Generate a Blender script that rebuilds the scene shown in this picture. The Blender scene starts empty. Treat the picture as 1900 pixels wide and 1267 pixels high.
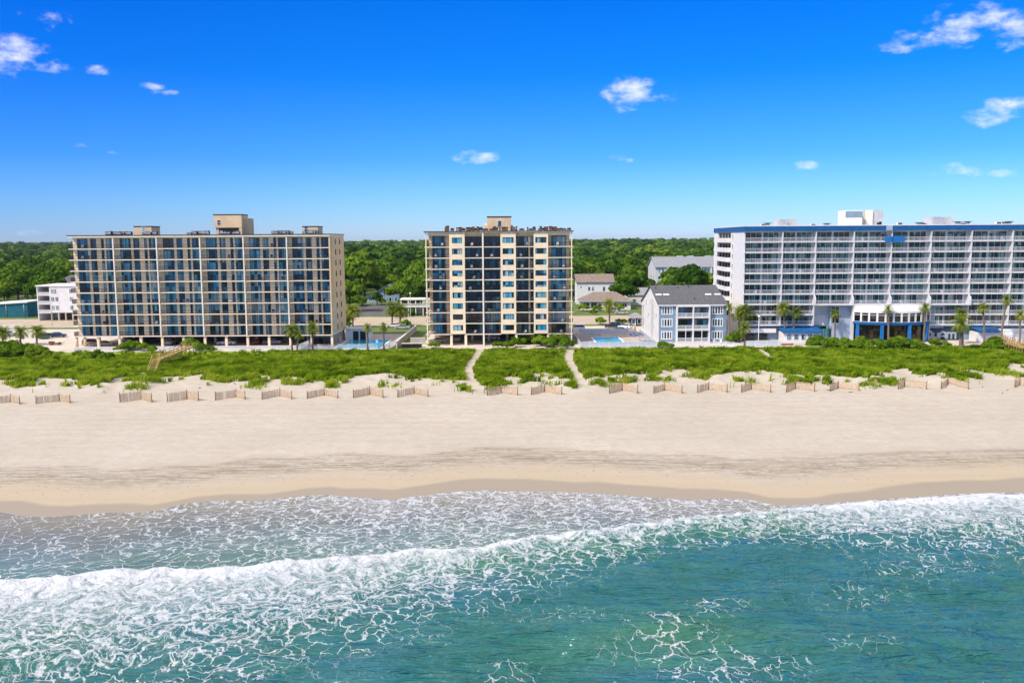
import bpy, bmesh, math, random
import numpy as np
from mathutils import Vector, Matrix
random.seed(7)
RNG = np.random.default_rng(11)
scene = bpy.context.scene
COL = scene.collection
R = math.radians
# ------------------------------------------------------------------ camera
F = 1600.0                      # focal length in photo pixels (1900 wide)
CAMZ = 26.7
PITCH = math.atan(190.5 / F)
ROLL = R(0.35)
FW = Vector((0, math.cos(PITCH), -math.sin(PITCH)))
U0 = Vector((0, math.sin(PITCH), math.cos(PITCH)))
R0 = Vector((1, 0, 0))
RT = R0 * math.cos(ROLL) - U0 * math.sin(ROLL)
UP = R0 * math.sin(ROLL) + U0 * math.cos(ROLL)
CAM = Vector((0, 0, CAMZ))
cd = bpy.data.cameras.new("camera")
cam = bpy.data.objects.new("camera", cd)
COL.objects.link(cam)
cd.sensor_width = 36.0
cd.lens = 36.0 * F / 1900.0
cd.clip_start = 0.5
cd.clip_end = 30000
m = Matrix((RT, UP, -FW)).transposed().to_4x4()
m.translation = CAM
cam.matrix_world = m
scene.camera = cam

def ray(px, py):
    return RT * ((px - 950) / F) + UP * ((633.5 - py) / F) + FW
def G(px, py, z=0.0):           # photo pixel -> point on the level z
    d = ray(px, py); t = (z - CAMZ) / d.z
    return CAM + d * t
def PY(px, py, Y):              # photo pixel -> point on the plane y = Y
    d = ray(px, py); return CAM + d * (Y / d.y)
def XY(px, Y, z=0.0):           # x of a photo column at depth Y, height z
    # row is unknown: iterate
    py = 600
    for _ in range(4):
        p = PY(px, py, Y)
        py += (p.z - z) * F / Y
    return PY(px, py, Y).x

# ------------------------------------------------------------------ helpers
def tag(o, label=None, cat=None, group=None, kind=None):
    if label: o["label"] = label
    if cat: o["category"] = cat
    if group: o["group"] = group
    if kind: o["kind"] = kind
    return o
def empty(name, loc, rz=0.0):
    o = bpy.data.objects.new(name, None); COL.objects.link(o)
    o.empty_display_size = 0.5
    o.location = loc; o.rotation_euler = (0, 0, rz)
    return o
def link(name, me, parent=None, loc=(0, 0, 0), rz=0.0):
    o = bpy.data.objects.new(name, me); COL.objects.link(o)
    o.location = loc; o.rotation_euler = (0, 0, rz)
    if parent: o.parent = parent
    return o
def kids(o):
    return [c for c in KIDS.get(o.name, [])]
KIDS = {}
def note(parent, child):
    KIDS.setdefault(parent.name, []).append(child)
def copy_tree(o, parent=None):
    c = o.copy(); COL.objects.link(c)
    if parent: c.parent = parent; note(parent, c)
    for ch in list(KIDS.get(o.name, [])): copy_tree(ch, c)
    return c

class MB:
    """collects shapes; build() links them as one mesh object"""
    def __init__(s): s.v = []; s.f = []; s.m = []; s.sm = []
    def add(s, vs, fs, mi=0, smooth=False):
        b = len(s.v); s.v += [tuple(v) for v in vs]
        for f in fs:
            s.f.append(tuple(i + b for i in f)); s.m.append(mi); s.sm.append(smooth)
    def box(s, x0, x1, y0, y1, z0, z1, mi=0):
        s.add([(x0,y0,z0),(x1,y0,z0),(x1,y1,z0),(x0,y1,z0),(x0,y0,z1),(x1,y0,z1),(x1,y1,z1),(x0,y1,z1)],
              [(0,3,2,1),(4,5,6,7),(0,1,5,4),(1,2,6,5),(2,3,7,6),(3,0,4,7)], mi)
    def bar(s, a, b, w, h=None, mi=0):
        """rectangular bar between two points"""
        a = Vector(a); b = Vector(b); h = h or w
        d = (b - a).normalized()
        u = d.cross(Vector((0, 0, 1)))
        if u.length < 1e-4: u = Vector((1, 0, 0))
        u.normalize(); n = u.cross(d).normalized()
        vs = []
        for p in (a, b):
            for i, j in ((-1,-1),(1,-1),(1,1),(-1,1)):
                vs.append(p + u * (w/2*i) + n * (h/2*j))
        s.add(vs, [(0,1,2,3),(7,6,5,4),(0,4,5,1),(1,5,6,2),(2,6,7,3),(3,7,4,0)], mi)
    def tube(s, pts, rs, n=8, mi=0, cap=True, smooth=True):
        pts = [Vector(p) for p in pts]; vs = []; fs = []
        for i, p in enumerate(pts):
            d = (pts[min(i+1, len(pts)-1)] - pts[max(i-1, 0)]).normalized()
            u = d.cross(Vector((0.13, 1, 0.07))).normalized(); w = d.cross(u)
            for k in range(n):
                a = 2*math.pi*k/n
                vs.append(p + (u*math.cos(a) + w*math.sin(a)) * rs[i])
        for i in range(len(pts)-1):
            for k in range(n):
                k2 = (k+1) % n
                fs.append((i*n+k, i*n+k2, (i+1)*n+k2, (i+1)*n+k))
        s.add(vs, fs, mi, smooth)
        if cap:
            b = len(s.v) - len(vs)
            s.f.append(tuple(b + (len(pts)-1)*n + k for k in range(n))); s.m.append(mi); s.sm.append(False)
            s.f.append(tuple(b + n-1-k for k in range(n))); s.m.append(mi); s.sm.append(False)
    def prism(s, poly, axis, a0, a1, mi=0):
        """extrude a 2-D polygon; axis 'x': poly=(y,z); 'y': poly=(x,z); 'z': poly=(x,y)"""
        def mk(p, a):
            return (a, p[0], p[1]) if axis == 'x' else (p[0], a, p[1]) if axis == 'y' else (p[0], p[1], a)
        n = len(poly)
        vs = [mk(p, a0) for p in poly] + [mk(p, a1) for p in poly]
        fs = [tuple(range(n)), tuple(2*n-1-i for i in range(n))]
        fs += [(i, i+n, (i+1) % n + n, (i+1) % n) for i in range(n)]
        s.add(vs, fs, mi)
    def mesh(s, name, mats, fix=True):
        me = bpy.data.meshes.new(name)
        me.from_pydata(s.v, [], s.f)
        for mt in (mats if isinstance(mats, (list, tuple)) else [mats]): me.materials.append(mt)
        me.polygons.foreach_set("material_index", s.m)
        me.polygons.foreach_set("use_smooth", s.sm)
        if fix:
            bm = bmesh.new(); bm.from_mesh(me)
            bmesh.ops.recalc_face_normals(bm, faces=bm.faces)
            bm.to_mesh(me); bm.free()
        me.update()
        return me
    def build(s, name, mats, parent=None, loc=(0,0,0), rz=0.0, fix=True):
        o = link(name, s.mesh(name, mats, fix), parent, loc, rz)
        if parent: note(parent, o)
        return o
def part(name, me, parent, loc=(0,0,0), rz=0.0):
    o = link(name, me, parent, loc, rz); note(parent, o); return o

def fastmesh(name, V, Fq, mats, attrs=None, smooth=False, mi=None):
    """numpy vertices (n,3) and faces (m,k)"""
    me = bpy.data.meshes.new(name)
    n, k = Fq.shape
    me.vertices.add(len(V)); me.vertices.foreach_set("co", np.ascontiguousarray(V, dtype=np.float32).ravel())
    me.loops.add(n*k); me.loops.foreach_set("vertex_index", np.ascontiguousarray(Fq, dtype=np.int32).ravel())
    me.polygons.add(n)
    me.polygons.foreach_set("loop_start", np.arange(0, n*k, k, dtype=np.int32))
    if smooth: me.polygons.foreach_set("use_smooth", np.ones(n, dtype=bool))
    for mt in (mats if isinstance(mats, (list, tuple)) else [mats]): me.materials.append(mt)
    if mi is not None: me.polygons.foreach_set("material_index", mi.astype(np.int32))
    for an, av in (attrs or {}).items():
        at = me.attributes.new(an, 'FLOAT', 'POINT')
        at.data.foreach_set("value", np.ascontiguousarray(av, dtype=np.float32).ravel())
    me.update(calc_edges=True)
    return me

def hsh(ix, iy, seed):
    h = np.sin(ix*127.1 + iy*311.7 + seed*74.7) * 43758.5453
    return h - np.floor(h)
def vnoise(x, y, seed=0):
    x0 = np.floor(x); y0 = np.floor(y); fx = x-x0; fy = y-y0
    fx = fx*fx*(3-2*fx); fy = fy*fy*(3-2*fy)
    a = hsh(x0,y0,seed); b = hsh(x0+1,y0,seed); c = hsh(x0,y0+1,seed); d = hsh(x0+1,y0+1,seed)
    return a*(1-fx)*(1-fy) + b*fx*(1-fy) + c*(1-fx)*fy + d*fx*fy
def fbm(x, y, o=4, seed=0):
    t = 0; a = .5; n = 0
    for i in range(o):
        t = t + a*vnoise(x*2**i + 13.7*i, y*2**i + 7.3*i, seed+i); n += a; a *= .5
    return t/n
def sstep(a, b, x):
    t = np.clip((x-a)/(b-a), 0, 1); return t*t*(3-2*t)

# ------------------------------------------------------------------ materials
def newmat(name):
    mt = bpy.data.materials.new(name); mt.use_nodes = True
    nt = mt.node_tree; nt.nodes.clear()
    return mt, nt, nt.nodes, nt.links
def N(nt, t, **kw):
    n = nt.nodes.new(t)
    for k, v in kw.items(): setattr(n, k, v)
    return n
def ramp(nt, stops, interp='LINEAR'):
    n = nt.nodes.new('ShaderNodeValToRGB'); n.color_ramp.interpolation = interp
    e = n.color_ramp.elements
    while len(e) < len(stops): e.new(0.5)
    for i, (p, c) in enumerate(stops):
        e[i].position = p; e[i].color = (*c, 1) if len(c) == 3 else c
    return n
def mixc(nt, fac, a, b, mode='MIX'):
    n = nt.nodes.new('ShaderNodeMix'); n.data_type = 'RGBA'; n.blend_type = mode
    for s, v in ((0, fac), (6, a), (7, b)):
        if hasattr(v, 'is_linked') or isinstance(v, bpy.types.NodeSocket): nt.links.new(v, n.inputs[s])
        else: n.inputs[s].default_value = v if s == 0 else (*v, 1)
    return n.outputs[2]
def mth(nt, op, a, b=None, c=None, clamp=False):
    n = nt.nodes.new('ShaderNodeMath'); n.operation = op; n.use_clamp = clamp
    for i, v in enumerate((a, b, c)):
        if v is None: continue
        if isinstance(v, bpy.types.NodeSocket): nt.links.new(v, n.inputs[i])
        else: n.inputs[i].default_value = v
    return n.outputs[0]
def maprange(nt, v, a, b, c=0.0, d=1.0, smooth=True):
    n = nt.nodes.new('ShaderNodeMapRange'); n.interpolation_type = 'SMOOTHSTEP' if smooth else 'LINEAR'
    if isinstance(v, bpy.types.NodeSocket): nt.links.new(v, n.inputs[0])
    for i, q in enumerate((a, b, c, d)):
        if isinstance(q, bpy.types.NodeSocket): nt.links.new(q, n.inputs[i+1])
        else: n.inputs[i+1].default_value = q
    return n.outputs[0]
def noise(nt, vec, scale, detail=3, rough=.5, dist=0.0, out=0):
    n = nt.nodes.new('ShaderNodeTexNoise')
    n.inputs['Scale'].default_value = scale; n.inputs['Detail'].default_value = detail
    n.inputs['Roughness'].default_value = rough; n.inputs['Distortion'].default_value = dist
    if vec is not None: nt.links.new(vec, n.inputs['Vector'])
    return n.outputs[out]
def attr(nt, name, out='Fac'):
    n = nt.nodes.new('ShaderNodeAttribute'); n.attribute_name = name; return n.outputs[out]

def pm(name, col, rough=.75, var=.10, scale=1.5, bump=0.0, spec=.3, metal=0.0, streak=0.0):
    """painted / stuccoed surface: base colour with mottling, optional weather streaks and bump"""
    mt, nt, nd, lk = newmat(name)
    out = N(nt, 'ShaderNodeOutputMaterial'); b = N(nt, 'ShaderNodeBsdfPrincipled')
    lk.new(b.outputs[0], out.inputs[0])
    geo = N(nt, 'ShaderNodeNewGeometry').outputs['Position']
    n1 = noise(nt, geo, scale, 5, .6)
    dark = tuple(c*(1-var*1.6) for c in col); lite = tuple(min(1, c*(1+var)) for c in col)
    c = mixc(nt, maprange(nt, n1, .3, .7), dark, lite)
    if streak > 0:
        mp = N(nt, 'ShaderNodeMapping'); mp.inputs['Scale'].default_value = (2.2, 2.2, .12)
        lk.new(geo, mp.inputs[0])
        n2 = noise(nt, mp.outputs[0], 1.0, 4, .6)
        c = mixc(nt, mth(nt, 'MULTIPLY', maprange(nt, n2, .52, .78), streak), c, tuple(k*.62 for k in col))
    lk.new(c, b.inputs['Base Color'])
    b.inputs['Roughness'].default_value = rough
    b.inputs['Specular IOR Level'].default_value = spec
    b.inputs['Metallic'].default_value = metal
    if bump > 0:
        bp = N(nt, 'ShaderNodeBump'); bp.inputs['Strength'].default_value = bump; bp.inputs['Distance'].default_value = .05
        lk.new(noise(nt, geo, 9, 4, .6), bp.inputs['Height']); lk.new(bp.outputs[0], b.inputs['Normal'])
    return mt

def glassmat(name, stops, folds=True, seed=0.0):
    """window glass: tinted, reflective, with curtains behind that differ from window to window"""
    mt, nt, nd, lk = newmat(name)
    out = N(nt, 'ShaderNodeOutputMaterial'); b = N(nt, 'ShaderNodeBsdfPrincipled')
    lk.new(b.outputs[0], out.inputs[0])
    geo = N(nt, 'ShaderNodeNewGeometry').outputs['Position']
    rnd = N(nt, 'ShaderNodeObjectInfo').outputs['Random']
    mp = N(nt, 'ShaderNodeMapping'); mp.inputs['Scale'].default_value = (1.25, 0.05, .33)
    lk.new(geo, mp.inputs[0])
    w = N(nt, 'ShaderNodeTexWhiteNoise'); w.noise_dimensions = '3D'
    fl = N(nt, 'ShaderNodeVectorMath', operation='FLOOR'); lk.new(mp.outputs[0], fl.inputs[0])
    lk.new(fl.outputs[0], w.inputs[0])
    v = mth(nt, 'ADD', mth(nt, 'MULTIPLY', mth(nt, 'SUBTRACT', mth(nt, 'ADD', mth(nt, 'MULTIPLY', w.outputs[0], .62), mth(nt, 'MULTIPLY', rnd, .38)), .5), 1.9), .44, clamp=True)
    rp = ramp(nt, stops, 'LINEAR'); lk.new(v, rp.inputs[0])
    c = rp.outputs[0]
    if folds:
        mp2 = N(nt, 'ShaderNodeMapping'); mp2.inputs['Scale'].default_value = (3.2, .3, .1)
        lk.new(geo, mp2.inputs[0])
        f = noise(nt, mp2.outputs[0], 1.0, 2, .5)
        c = mixc(nt, maprange(nt, f, .40, .62, 0, .55), c, (.006, .025, .045))
    lk.new(c, b.inputs['Base Color'])
    b.inputs['Roughness'].default_value = .05; b.inputs['IOR'].default_value = 1.58
    b.inputs['Specular IOR Level'].default_value = .5
    return mt

def leafmat(name, stops, trans=.35, var_attr=None):
    """leaves: the tone differs from plant to plant and from clump to clump"""
    mt, nt, nd, lk = newmat(name)
    out = N(nt, 'ShaderNodeOutputMaterial')
    rnd = N(nt, 'ShaderNodeObjectInfo').outputs['Random']
    geo = N(nt, 'ShaderNodeNewGeometry').outputs['Position']
    n1 = noise(nt, geo, .45, 3, .6)
    if var_attr: v = mth(nt, 'ADD', mth(nt, 'MULTIPLY', attr(nt, var_attr), .7), mth(nt, 'MULTIPLY', n1, .3))
    else: v = mth(nt, 'ADD', mth(nt, 'MULTIPLY', rnd, .55), mth(nt, 'MULTIPLY', maprange(nt, n1, .3, .7), .45))
    rp = ramp(nt, stops); lk.new(v, rp.inputs[0])
    d = N(nt, 'ShaderNodeBsdfDiffuse'); t = N(nt, 'ShaderNodeBsdfTranslucent')
    lk.new(rp.outputs[0], d.inputs[0])
    hs = N(nt, 'ShaderNodeHueSaturation'); hs.inputs['Value'].default_value = 1.5; hs.inputs['Hue'].default_value = .485
    lk.new(rp.outputs[0], hs.inputs['Color']); lk.new(hs.outputs[0], t.inputs[0])
    mx = N(nt, 'ShaderNodeMixShader'); mx.inputs[0].default_value = trans
    lk.new(d.outputs[0], mx.inputs[1]); lk.new(t.outputs[0], mx.inputs[2])
    lk.new(mx.outputs[0], out.inputs[0])
    return mt
# ------------------------------------------------------------------ light and sky
SUN_EL = R(48); SUN_DIR_XY = Vector((-0.80, -0.60)).normalized()
sl = bpy.data.lights.new("sun", 'SUN'); sl.energy = 2.1; sl.angle = R(.55); sl.color = (1.0, .94, .84)
so = bpy.data.objects.new("sun", sl); COL.objects.link(so)
sd = Vector((SUN_DIR_XY.x*math.cos(SUN_EL), SUN_DIR_XY.y*math.cos(SUN_EL), math.sin(SUN_EL)))
so.rotation_euler = sd.to_track_quat('Z', 'Y').to_euler()
so.location = (-60, 40, 90)

world = bpy.data.worlds.new("World"); scene.world = world; world.use_nodes = True
nt = world.node_tree; nt.nodes.clear(); lk = nt.links
wo = N(nt, 'ShaderNodeOutputWorld'); bg = N(nt, 'ShaderNodeBackground'); lk.new(bg.outputs[0], wo.inputs[0])
sky = N(nt, 'ShaderNodeTexSky'); sky.sky_type = 'NISHITA'; sky.sun_disc = False
sky.sun_elevation = SUN_EL; sky.sun_rotation = math.atan2(SUN_DIR_XY.x, SUN_DIR_XY.y)
sky.air_density = 1.0; sky.dust_density = .3; sky.ozone_density = 2.0; sky.altitude = 0
tc = N(nt, 'ShaderNodeTexCoord').outputs['Generated']
sx = N(nt, 'ShaderNodeSeparateXYZ'); lk.new(tc, sx.inputs[0])
el = mth(nt, 'ARCSINE', sx.outputs[2]); az = mth(nt, 'ARCTAN2', sx.outputs[0], sx.outputs[1])
# clear maritime air, blue deepening with height; bright overhead added to light the facades
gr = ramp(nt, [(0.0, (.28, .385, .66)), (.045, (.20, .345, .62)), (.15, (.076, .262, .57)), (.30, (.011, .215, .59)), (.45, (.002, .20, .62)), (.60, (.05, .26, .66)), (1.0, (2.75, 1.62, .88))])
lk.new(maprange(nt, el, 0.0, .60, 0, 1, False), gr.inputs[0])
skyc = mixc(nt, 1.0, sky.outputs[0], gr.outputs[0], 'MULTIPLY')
skyc = mixc(nt, maprange(nt, az, -.05, -.62), skyc, mixc(nt, 1.0, skyc, (.72, .80, .95), 'MULTIPLY'))
# fair-weather clouds, each with its own bearing and height
def azel(px, py):
    d = ray(px, py).normalized(); return math.atan2(d.x, d.y), math.asin(d.z)
cv = N(nt, 'ShaderNodeCombineXYZ'); lk.new(az, cv.inputs[0]); lk.new(mth(nt, 'MULTIPLY', el, 1.7), cv.inputs[1])
n1 = noise(nt, cv.outputs[0], 26, 6, .56, .15); n2 = noise(nt, cv.outputs[0], 95, 5, .6, .2)
nz = mth(nt, 'ADD', mth(nt, 'MULTIPLY', n1, 1.5), mth(nt, 'MULTIPLY', n2, .40))
CL = [(1800,48,70,34,1.0),(1735,70,66,20,.75),(1885,55,62,30,1.0),(1860,28,40,14,.7),(1665,86,36,13,.55),(1170,176,52,30,1.0),(1215,184,46,16,.85),(1845,208,62,24,1.0),
      (82,35,40,18,.95),(30,98,46,28,1.1),(80,122,46,15,.95),(0,115,40,24,.9),(186,131,22,8,.6),(283,163,24,12,.8),(312,171,20,6,.6),(168,274,26,8,.7),(200,282,18,5,.55),
      (885,290,46,15,.95),(1138,296,22,9,.6),(1168,300,16,5,.45),(1498,306,22,7,.5),(1785,319,42,15,.75),(1740,326,26,9,.6),(1855,322,24,8,.6),(1715,328,14,6,.5),
      (62,432,24,5,.5),(95,437,40,4,.4),(490,414,16,5,.5),(140,436,30,4,.35),(395,322,16,6,.3),(430,327,12,5,.3)]
tot = None
for px, py, rx, ry, st in CL:
    a, e = azel(px, py)
    dx = mth(nt, 'MULTIPLY', mth(nt, 'SUBTRACT', az, a), F/(rx*.80)); dy = mth(nt, 'MULTIPLY', mth(nt, 'SUBTRACT', el, e), F/(ry*.80))
    d2 = mth(nt, 'ADD', mth(nt, 'MULTIPLY', dx, dx), mth(nt, 'MULTIPLY', dy, dy))
    b = mth(nt, 'MULTIPLY', mth(nt, 'SUBTRACT', 1.0, mth(nt, 'MULTIPLY', d2, .5)), st)
    tot = b if tot is None else mth(nt, 'MAXIMUM', tot, b)
dens = maprange(nt, mth(nt, 'ADD', mth(nt, 'MULTIPLY', tot, .80), mth(nt, 'MULTIPLY', mth(nt, 'SUBTRACT', nz, .95), 1.9)), .18, 1.45)
cm = mth(nt, 'MULTIPLY', mth(nt, 'MULTIPLY', dens, maprange(nt, tot, -.55, .35)), .93)
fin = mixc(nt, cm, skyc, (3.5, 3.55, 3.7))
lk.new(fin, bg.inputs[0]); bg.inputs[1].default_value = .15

scene.view_settings.view_transform = 'Standard'; scene.view_settings.look = 'None'
scene.view_settings.exposure = 1.05; scene.view_settings.gamma = 1.0
scene.view_settings.use_curve_mapping = False
scene.cycles.max_bounces = 8; scene.cycles.diffuse_bounces = 4; scene.cycles.glossy_bounces = 3
scene.cycles.transmission_bounces = 4; scene.cycles.transparent_max_bounces = 12
scene.cycles.caustics_reflective = False; scene.cycles.caustics_refractive = False
scene.cycles.use_denoising = True
scene.cycles.sample_clamp_indirect = 6.0

# ------------------------------------------------------------------ shore lines (traced once, then used as plan curves)
def plan(pts, z):
    q = sorted(((G(x, y, z).x, G(x, y, z).y) for x, y in pts))
    xs = np.array([a for a, _ in q]); ys = np.array([b for _, b in q])
    def f(X):
        X = np.asarray(X, dtype=float)
        v = np.interp(X, xs, ys)
        v = np.where(X < xs[0], ys[0] + 1.4*np.sin((X-xs[0])*.05) , v)
        return np.where(X > xs[-1], ys[-1] + 1.2*np.sin((X-xs[-1])*.06), v)
    return f
SW_Z = -2.0
swash = plan([(-40,950),(0,950),(45,958),(95,959),(160,954),(215,950),(265,951),(310,942),(350,933),(415,928),(475,929),(550,921),(600,917),(650,921),(725,927),(760,922),(800,917),(850,912),(900,909),
              (950,911),(1025,912),(1125,916),(1200,922),(1290,928),(1335,924),(1400,928),(1445,938),(1550,932),(1650,925),(1750,918),(1825,914),(1900,914),(1960,910)], SW_Z)
crest = plan([(-40,1100),(0,1096),(80,1090),(150,1081),(300,1072),(450,1067),(600,1054),(700,1042),(800,1034),(860,1030),(950,1013),(1020,1005),(1100,997),(1200,980),(1300,964),(1400,952),(1450,944),
              (1550,933),(1650,926),(1750,919),(1825,915),(1900,915),(1960,911)], -1.6)
edge = plan([(-60,706),(0,705),(60,700),(110,702),(150,700),(215,706),(240,702),(290,700),(330,692),(400,694),(460,696),(520,698),(600,700),(660,696),(700,694),(760,697),(840,702),(890,706),(920,700),
             (950,694),(1010,692),(1045,700),(1080,704),(1120,694),(1180,688),(1240,685),(1290,687),(1330,694),(1390,686),(1450,694),(1540,694),(1600,700),(1640,692),(1670,684),(1720,692),(1760,692),(1810,678),(1850,682),(1900,672),(1960,672)], 0.1)
PATHS = [([(892,640),(889,652),(876,668),(868,682),(874,698),(884,712),(890,724)], .95),
         ([(1059,648),(1054,660),(1058,674),(1068,688),(1078,702),(1090,720)], 1.05),
         ([(1385,632),(1404,645),(1420,654),(1434,664),(1452,671)], .75),
         ([(268,688),(240,694),(215,702),(205,712)], .8)]
PATHS = [([G(x, y, .3) for x, y in p], w) for p, w in PATHS]
def pathdist(X, Y):
    best = np.full(np.shape(X), 99.0)
    for pts, w in PATHS:
        for a, b in zip(pts[:-1], pts[1:]):
            ab = np.array([b.x-a.x, b.y-a.y]); L2 = (ab**2).sum()
            t = np.clip(((X-a.x)*ab[0] + (Y-a.y)*ab[1])/L2, 0, 1)
            d = np.hypot(X-a.x-t*ab[0], Y-a.y-t*ab[1]) - w
            best = np.minimum(best, d)
    return best
LOTY = 207.0
def ground_z(X, Y):
    X = np.asarray(X, float); Y = np.asarray(Y, float)
    e = edge(X); S = swash(X)
    tb = np.clip((Y - S)/(e - 8 - S), 0, 1)
    z = np.where(Y < S, -2.0 - (S - Y)*.035, -2.0 + .9*tb**1.2)
    # berm with a scarp worn by the last high tide
    z = z + .22*sstep(.30, .36, tb + .03*(fbm(X*.04, Y*0+3, 3, 5)-.5)) * (1 - sstep(.36, .8, tb))
    t = Y - e
    hum = fbm(X*.16, Y*.16, 4, 21); hum2 = fbm(X*.5, Y*.5, 3, 31)
    dune = (1.15 + .8*(hum-.5)) * sstep(-11, 2.5, t + 5*(hum-.5)) + .6*(hum2-.5)*sstep(-10, -2, t)
    back = sstep(LOTY, LOTY-22, Y)
    rise = 1.1 + (fbm(X*.09, Y*.12, 4, 41)-.5)*1.0
    zz = z + dune * back
    zz = np.where(Y > e, zz + (1-back)*(0 - z), zz)          # the dune ends at the level of the lots
    pd = pathdist(X, Y)
    zz = zz - .35*sstep(1.2, -.6, pd)*sstep(-14, 0, t)*back
    # trampled sand and drive marks
    flat = sstep(1.5, 6, Y - S) * (1 - sstep(-6, 0, t))
    zz = zz + flat*(.05*(fbm(X*1.6, Y*1.6, 3, 51)-.5) + .025*np.sin(Y*1.7 + 1.5*fbm(X*.05, Y*.3, 2, 61)))
    zz = zz + .10*(fbm(X*.8, Y*.8, 3, 52)-.5)*sstep(-9, -4, t)*(1-sstep(2, 5, t))
    return zz
def vegmask(X, Y):
    e = edge(X); t = Y - e
    n = fbm(X*.35, Y*.35, 4, 71); n2 = fbm(X*.11, Y*.16, 3, 81)
    v = sstep(-1.2, .8, t + 7.5*(n-.5) + 4.5*(n2-.5))
    # stray tufts on the dune face
    v = np.maximum(v, sstep(.55, .62, n)*sstep(-10, -4, t)*.9*sstep(.36, .5, n2))
    return v * sstep(-.1, .5, pathdist(X, Y) + .5*(fbm(X*1.2, Y*1.2, 2, 91)-.5))

# ------------------------------------------------------------------ sand sheet
def lines(segs):
    out = []
    for a, b, st in segs:
        n = max(1, int(round((b-a)/st))); out += list(np.linspace(a, b, n, endpoint=False))
    out.append(segs[-1][1]); return np.array(out)
def gridmesh(xs, ys):
    X, Y = np.meshgrid(xs, ys)
    nx, ny = len(xs), len(ys)
    i = np.arange(nx-1)[None, :] + nx*np.arange(ny-1)[:, None]
    Fq = np.stack([i, i+1, i+1+nx, i+nx], -1).reshape(-1, 4)
    return X, Y, Fq
SAND = (.60, .485, .36)
def sandmat():
    mt, nt, nd, lk = newmat("sand")
    out = N(nt, 'ShaderNodeOutputMaterial'); b = N(nt, 'ShaderNodeBsdfPrincipled'); lk.new(b.outputs[0], out.inputs[0])
    geo = N(nt, 'ShaderNodeNewGeometry').outputs['Position']
    big = noise(nt, geo, .05, 4, .6); mid = noise(nt, geo, .6, 5, .65); fine = noise(nt, geo, 6, 4, .7)
    c = mixc(nt, maprange(nt, big, .3, .7), (.475, .43, .36), (.525, .48, .405))
    c = mixc(nt, maprange(nt, mid, .35, .7, 0, .32), c, (.36, .29, .21))
    c = mixc(nt, maprange(nt, fine, .42, .7, 0, .45), c, (.34, .27, .19))
    mp = N(nt, 'ShaderNodeMapping'); mp.inputs['Scale'].default_value = (.06, 1.0, 1); lk.new(geo, mp.inputs[0])
    streak = noise(nt, mp.outputs[0], 1.1, 5, .65)
    # raked drive lines along the shore
    c = mixc(nt, mth(nt, 'MULTIPLY', maprange(nt, streak, .5, .75), .4), c, (.39, .30, .20))
    # wrack band of dried weed, then damp and wet sand
    wr = attr(nt, "wrack"); st2 = noise(nt, mp.outputs[0], 2.6, 6, .75)
    mp3 = N(nt, 'ShaderNodeMapping'); mp3.inputs['Scale'].default_value = (.45, 1.3, 1); lk.new(geo, mp3.inputs[0])
    sp = noise(nt, mp3.outputs[0], 2.4, 4, .75)
    wf = mth(nt, 'MULTIPLY', wr, mth(nt, 'MAXIMUM', maprange(nt, st2, .44, .58), maprange(nt, sp, .50, .60, 0, 1.0)))
    c = mixc(nt, mth(nt, 'MULTIPLY', wf, .80), c, (.19, .145, .09))
    spk = N(nt, 'ShaderNodeTexVoronoi'); spk.inputs['Scale'].default_value = 1.1; lk.new(geo, spk.inputs['Vector'])
    dots = mth(nt, 'MULTIPLY', maprange(nt, spk.outputs[0], .16, .07), attr(nt, "specks"))
    wt = attr(nt, "wet")
    c = mixc(nt, maprange(nt, wt, 0, .5), c, (.44, .36, .255))
    c = mixc(nt, maprange(nt, wt, .5, 1.0), c, (.325, .275, .205))
    c = mixc(nt, mth(nt, 'MULTIPLY', dots, .8), c, (.11, .08, .05))
    vg = attr(nt, "veg")
    c = mixc(nt, maprange(nt, vg, .35, .8), c, (.10, .15, .014))
    lw = attr(nt, "lawn"); ln = noise(nt, geo, 1.2, 4, .6)
    c = mixc(nt, lw, c, mixc(nt, ln, (.20, .30, .02), (.28, .35, .03)))
    lk.new(c, b.inputs['Base Color'])
    rg = maprange(nt, wt, .6, 1.0, .9, .62); lk.new(rg, b.inputs['Roughness'])
    b.inputs['Specular IOR Level'].default_value = .3
    bp = N(nt, 'ShaderNodeBump'); bp.inputs['Strength'].default_value = .9; bp.inputs['Distance'].default_value = .16
    hh = mth(nt, 'ADD', mth(nt, 'MULTIPLY', mid, .8), mth(nt, 'ADD', mth(nt, 'MULTIPLY', fine, .35), mth(nt, 'MULTIPLY', streak, .5)))
    dry = maprange(nt, wt, 0, .6, 1.0, .06)
    lk.new(mth(nt, 'MULTIPLY', hh, dry), bp.inputs['Height']); lk.new(bp.outputs[0], b.inputs['Normal'])
    return mt
xs = lines([(-900,-140,20),(-140,140,.5),(140,900,20)]); ys = lines([(20,84,4),(84,110,.4),(110,140,.4),(140,176,.3),(176,LOTY,.6)])
X, Y, Fq = gridmesh(xs, ys)
Z = ground_z(X, Y); S = swash(X); E = edge(X)
u = Y - S
wn = 5*(fbm(X*.035, Y*.02, 3, 101)-.5) + 1.0*(fbm(X*.3, Y*.3, 3, 102)-.5)
wet = np.where(u < 0, 1.0, np.clip(1.0 - np.maximum(0, u - 3.4 - wn)/1.2, 0, 1)*.5 + .5*np.clip(1.05-np.maximum(0, u-5.5-wn)/8.0, 0, 1))
wband = u - 13.0 - 4*(fbm(X*.02, Y*0, 3, 103)-.5)
wrack = np.exp(-(wband/4.0)**2)*1.0 + .55*np.exp(-((wband-4.5)/.9)**2)
specks = np.exp(-((wband+4)/4.0)**2)
veg = vegmask(X, Y)
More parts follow.
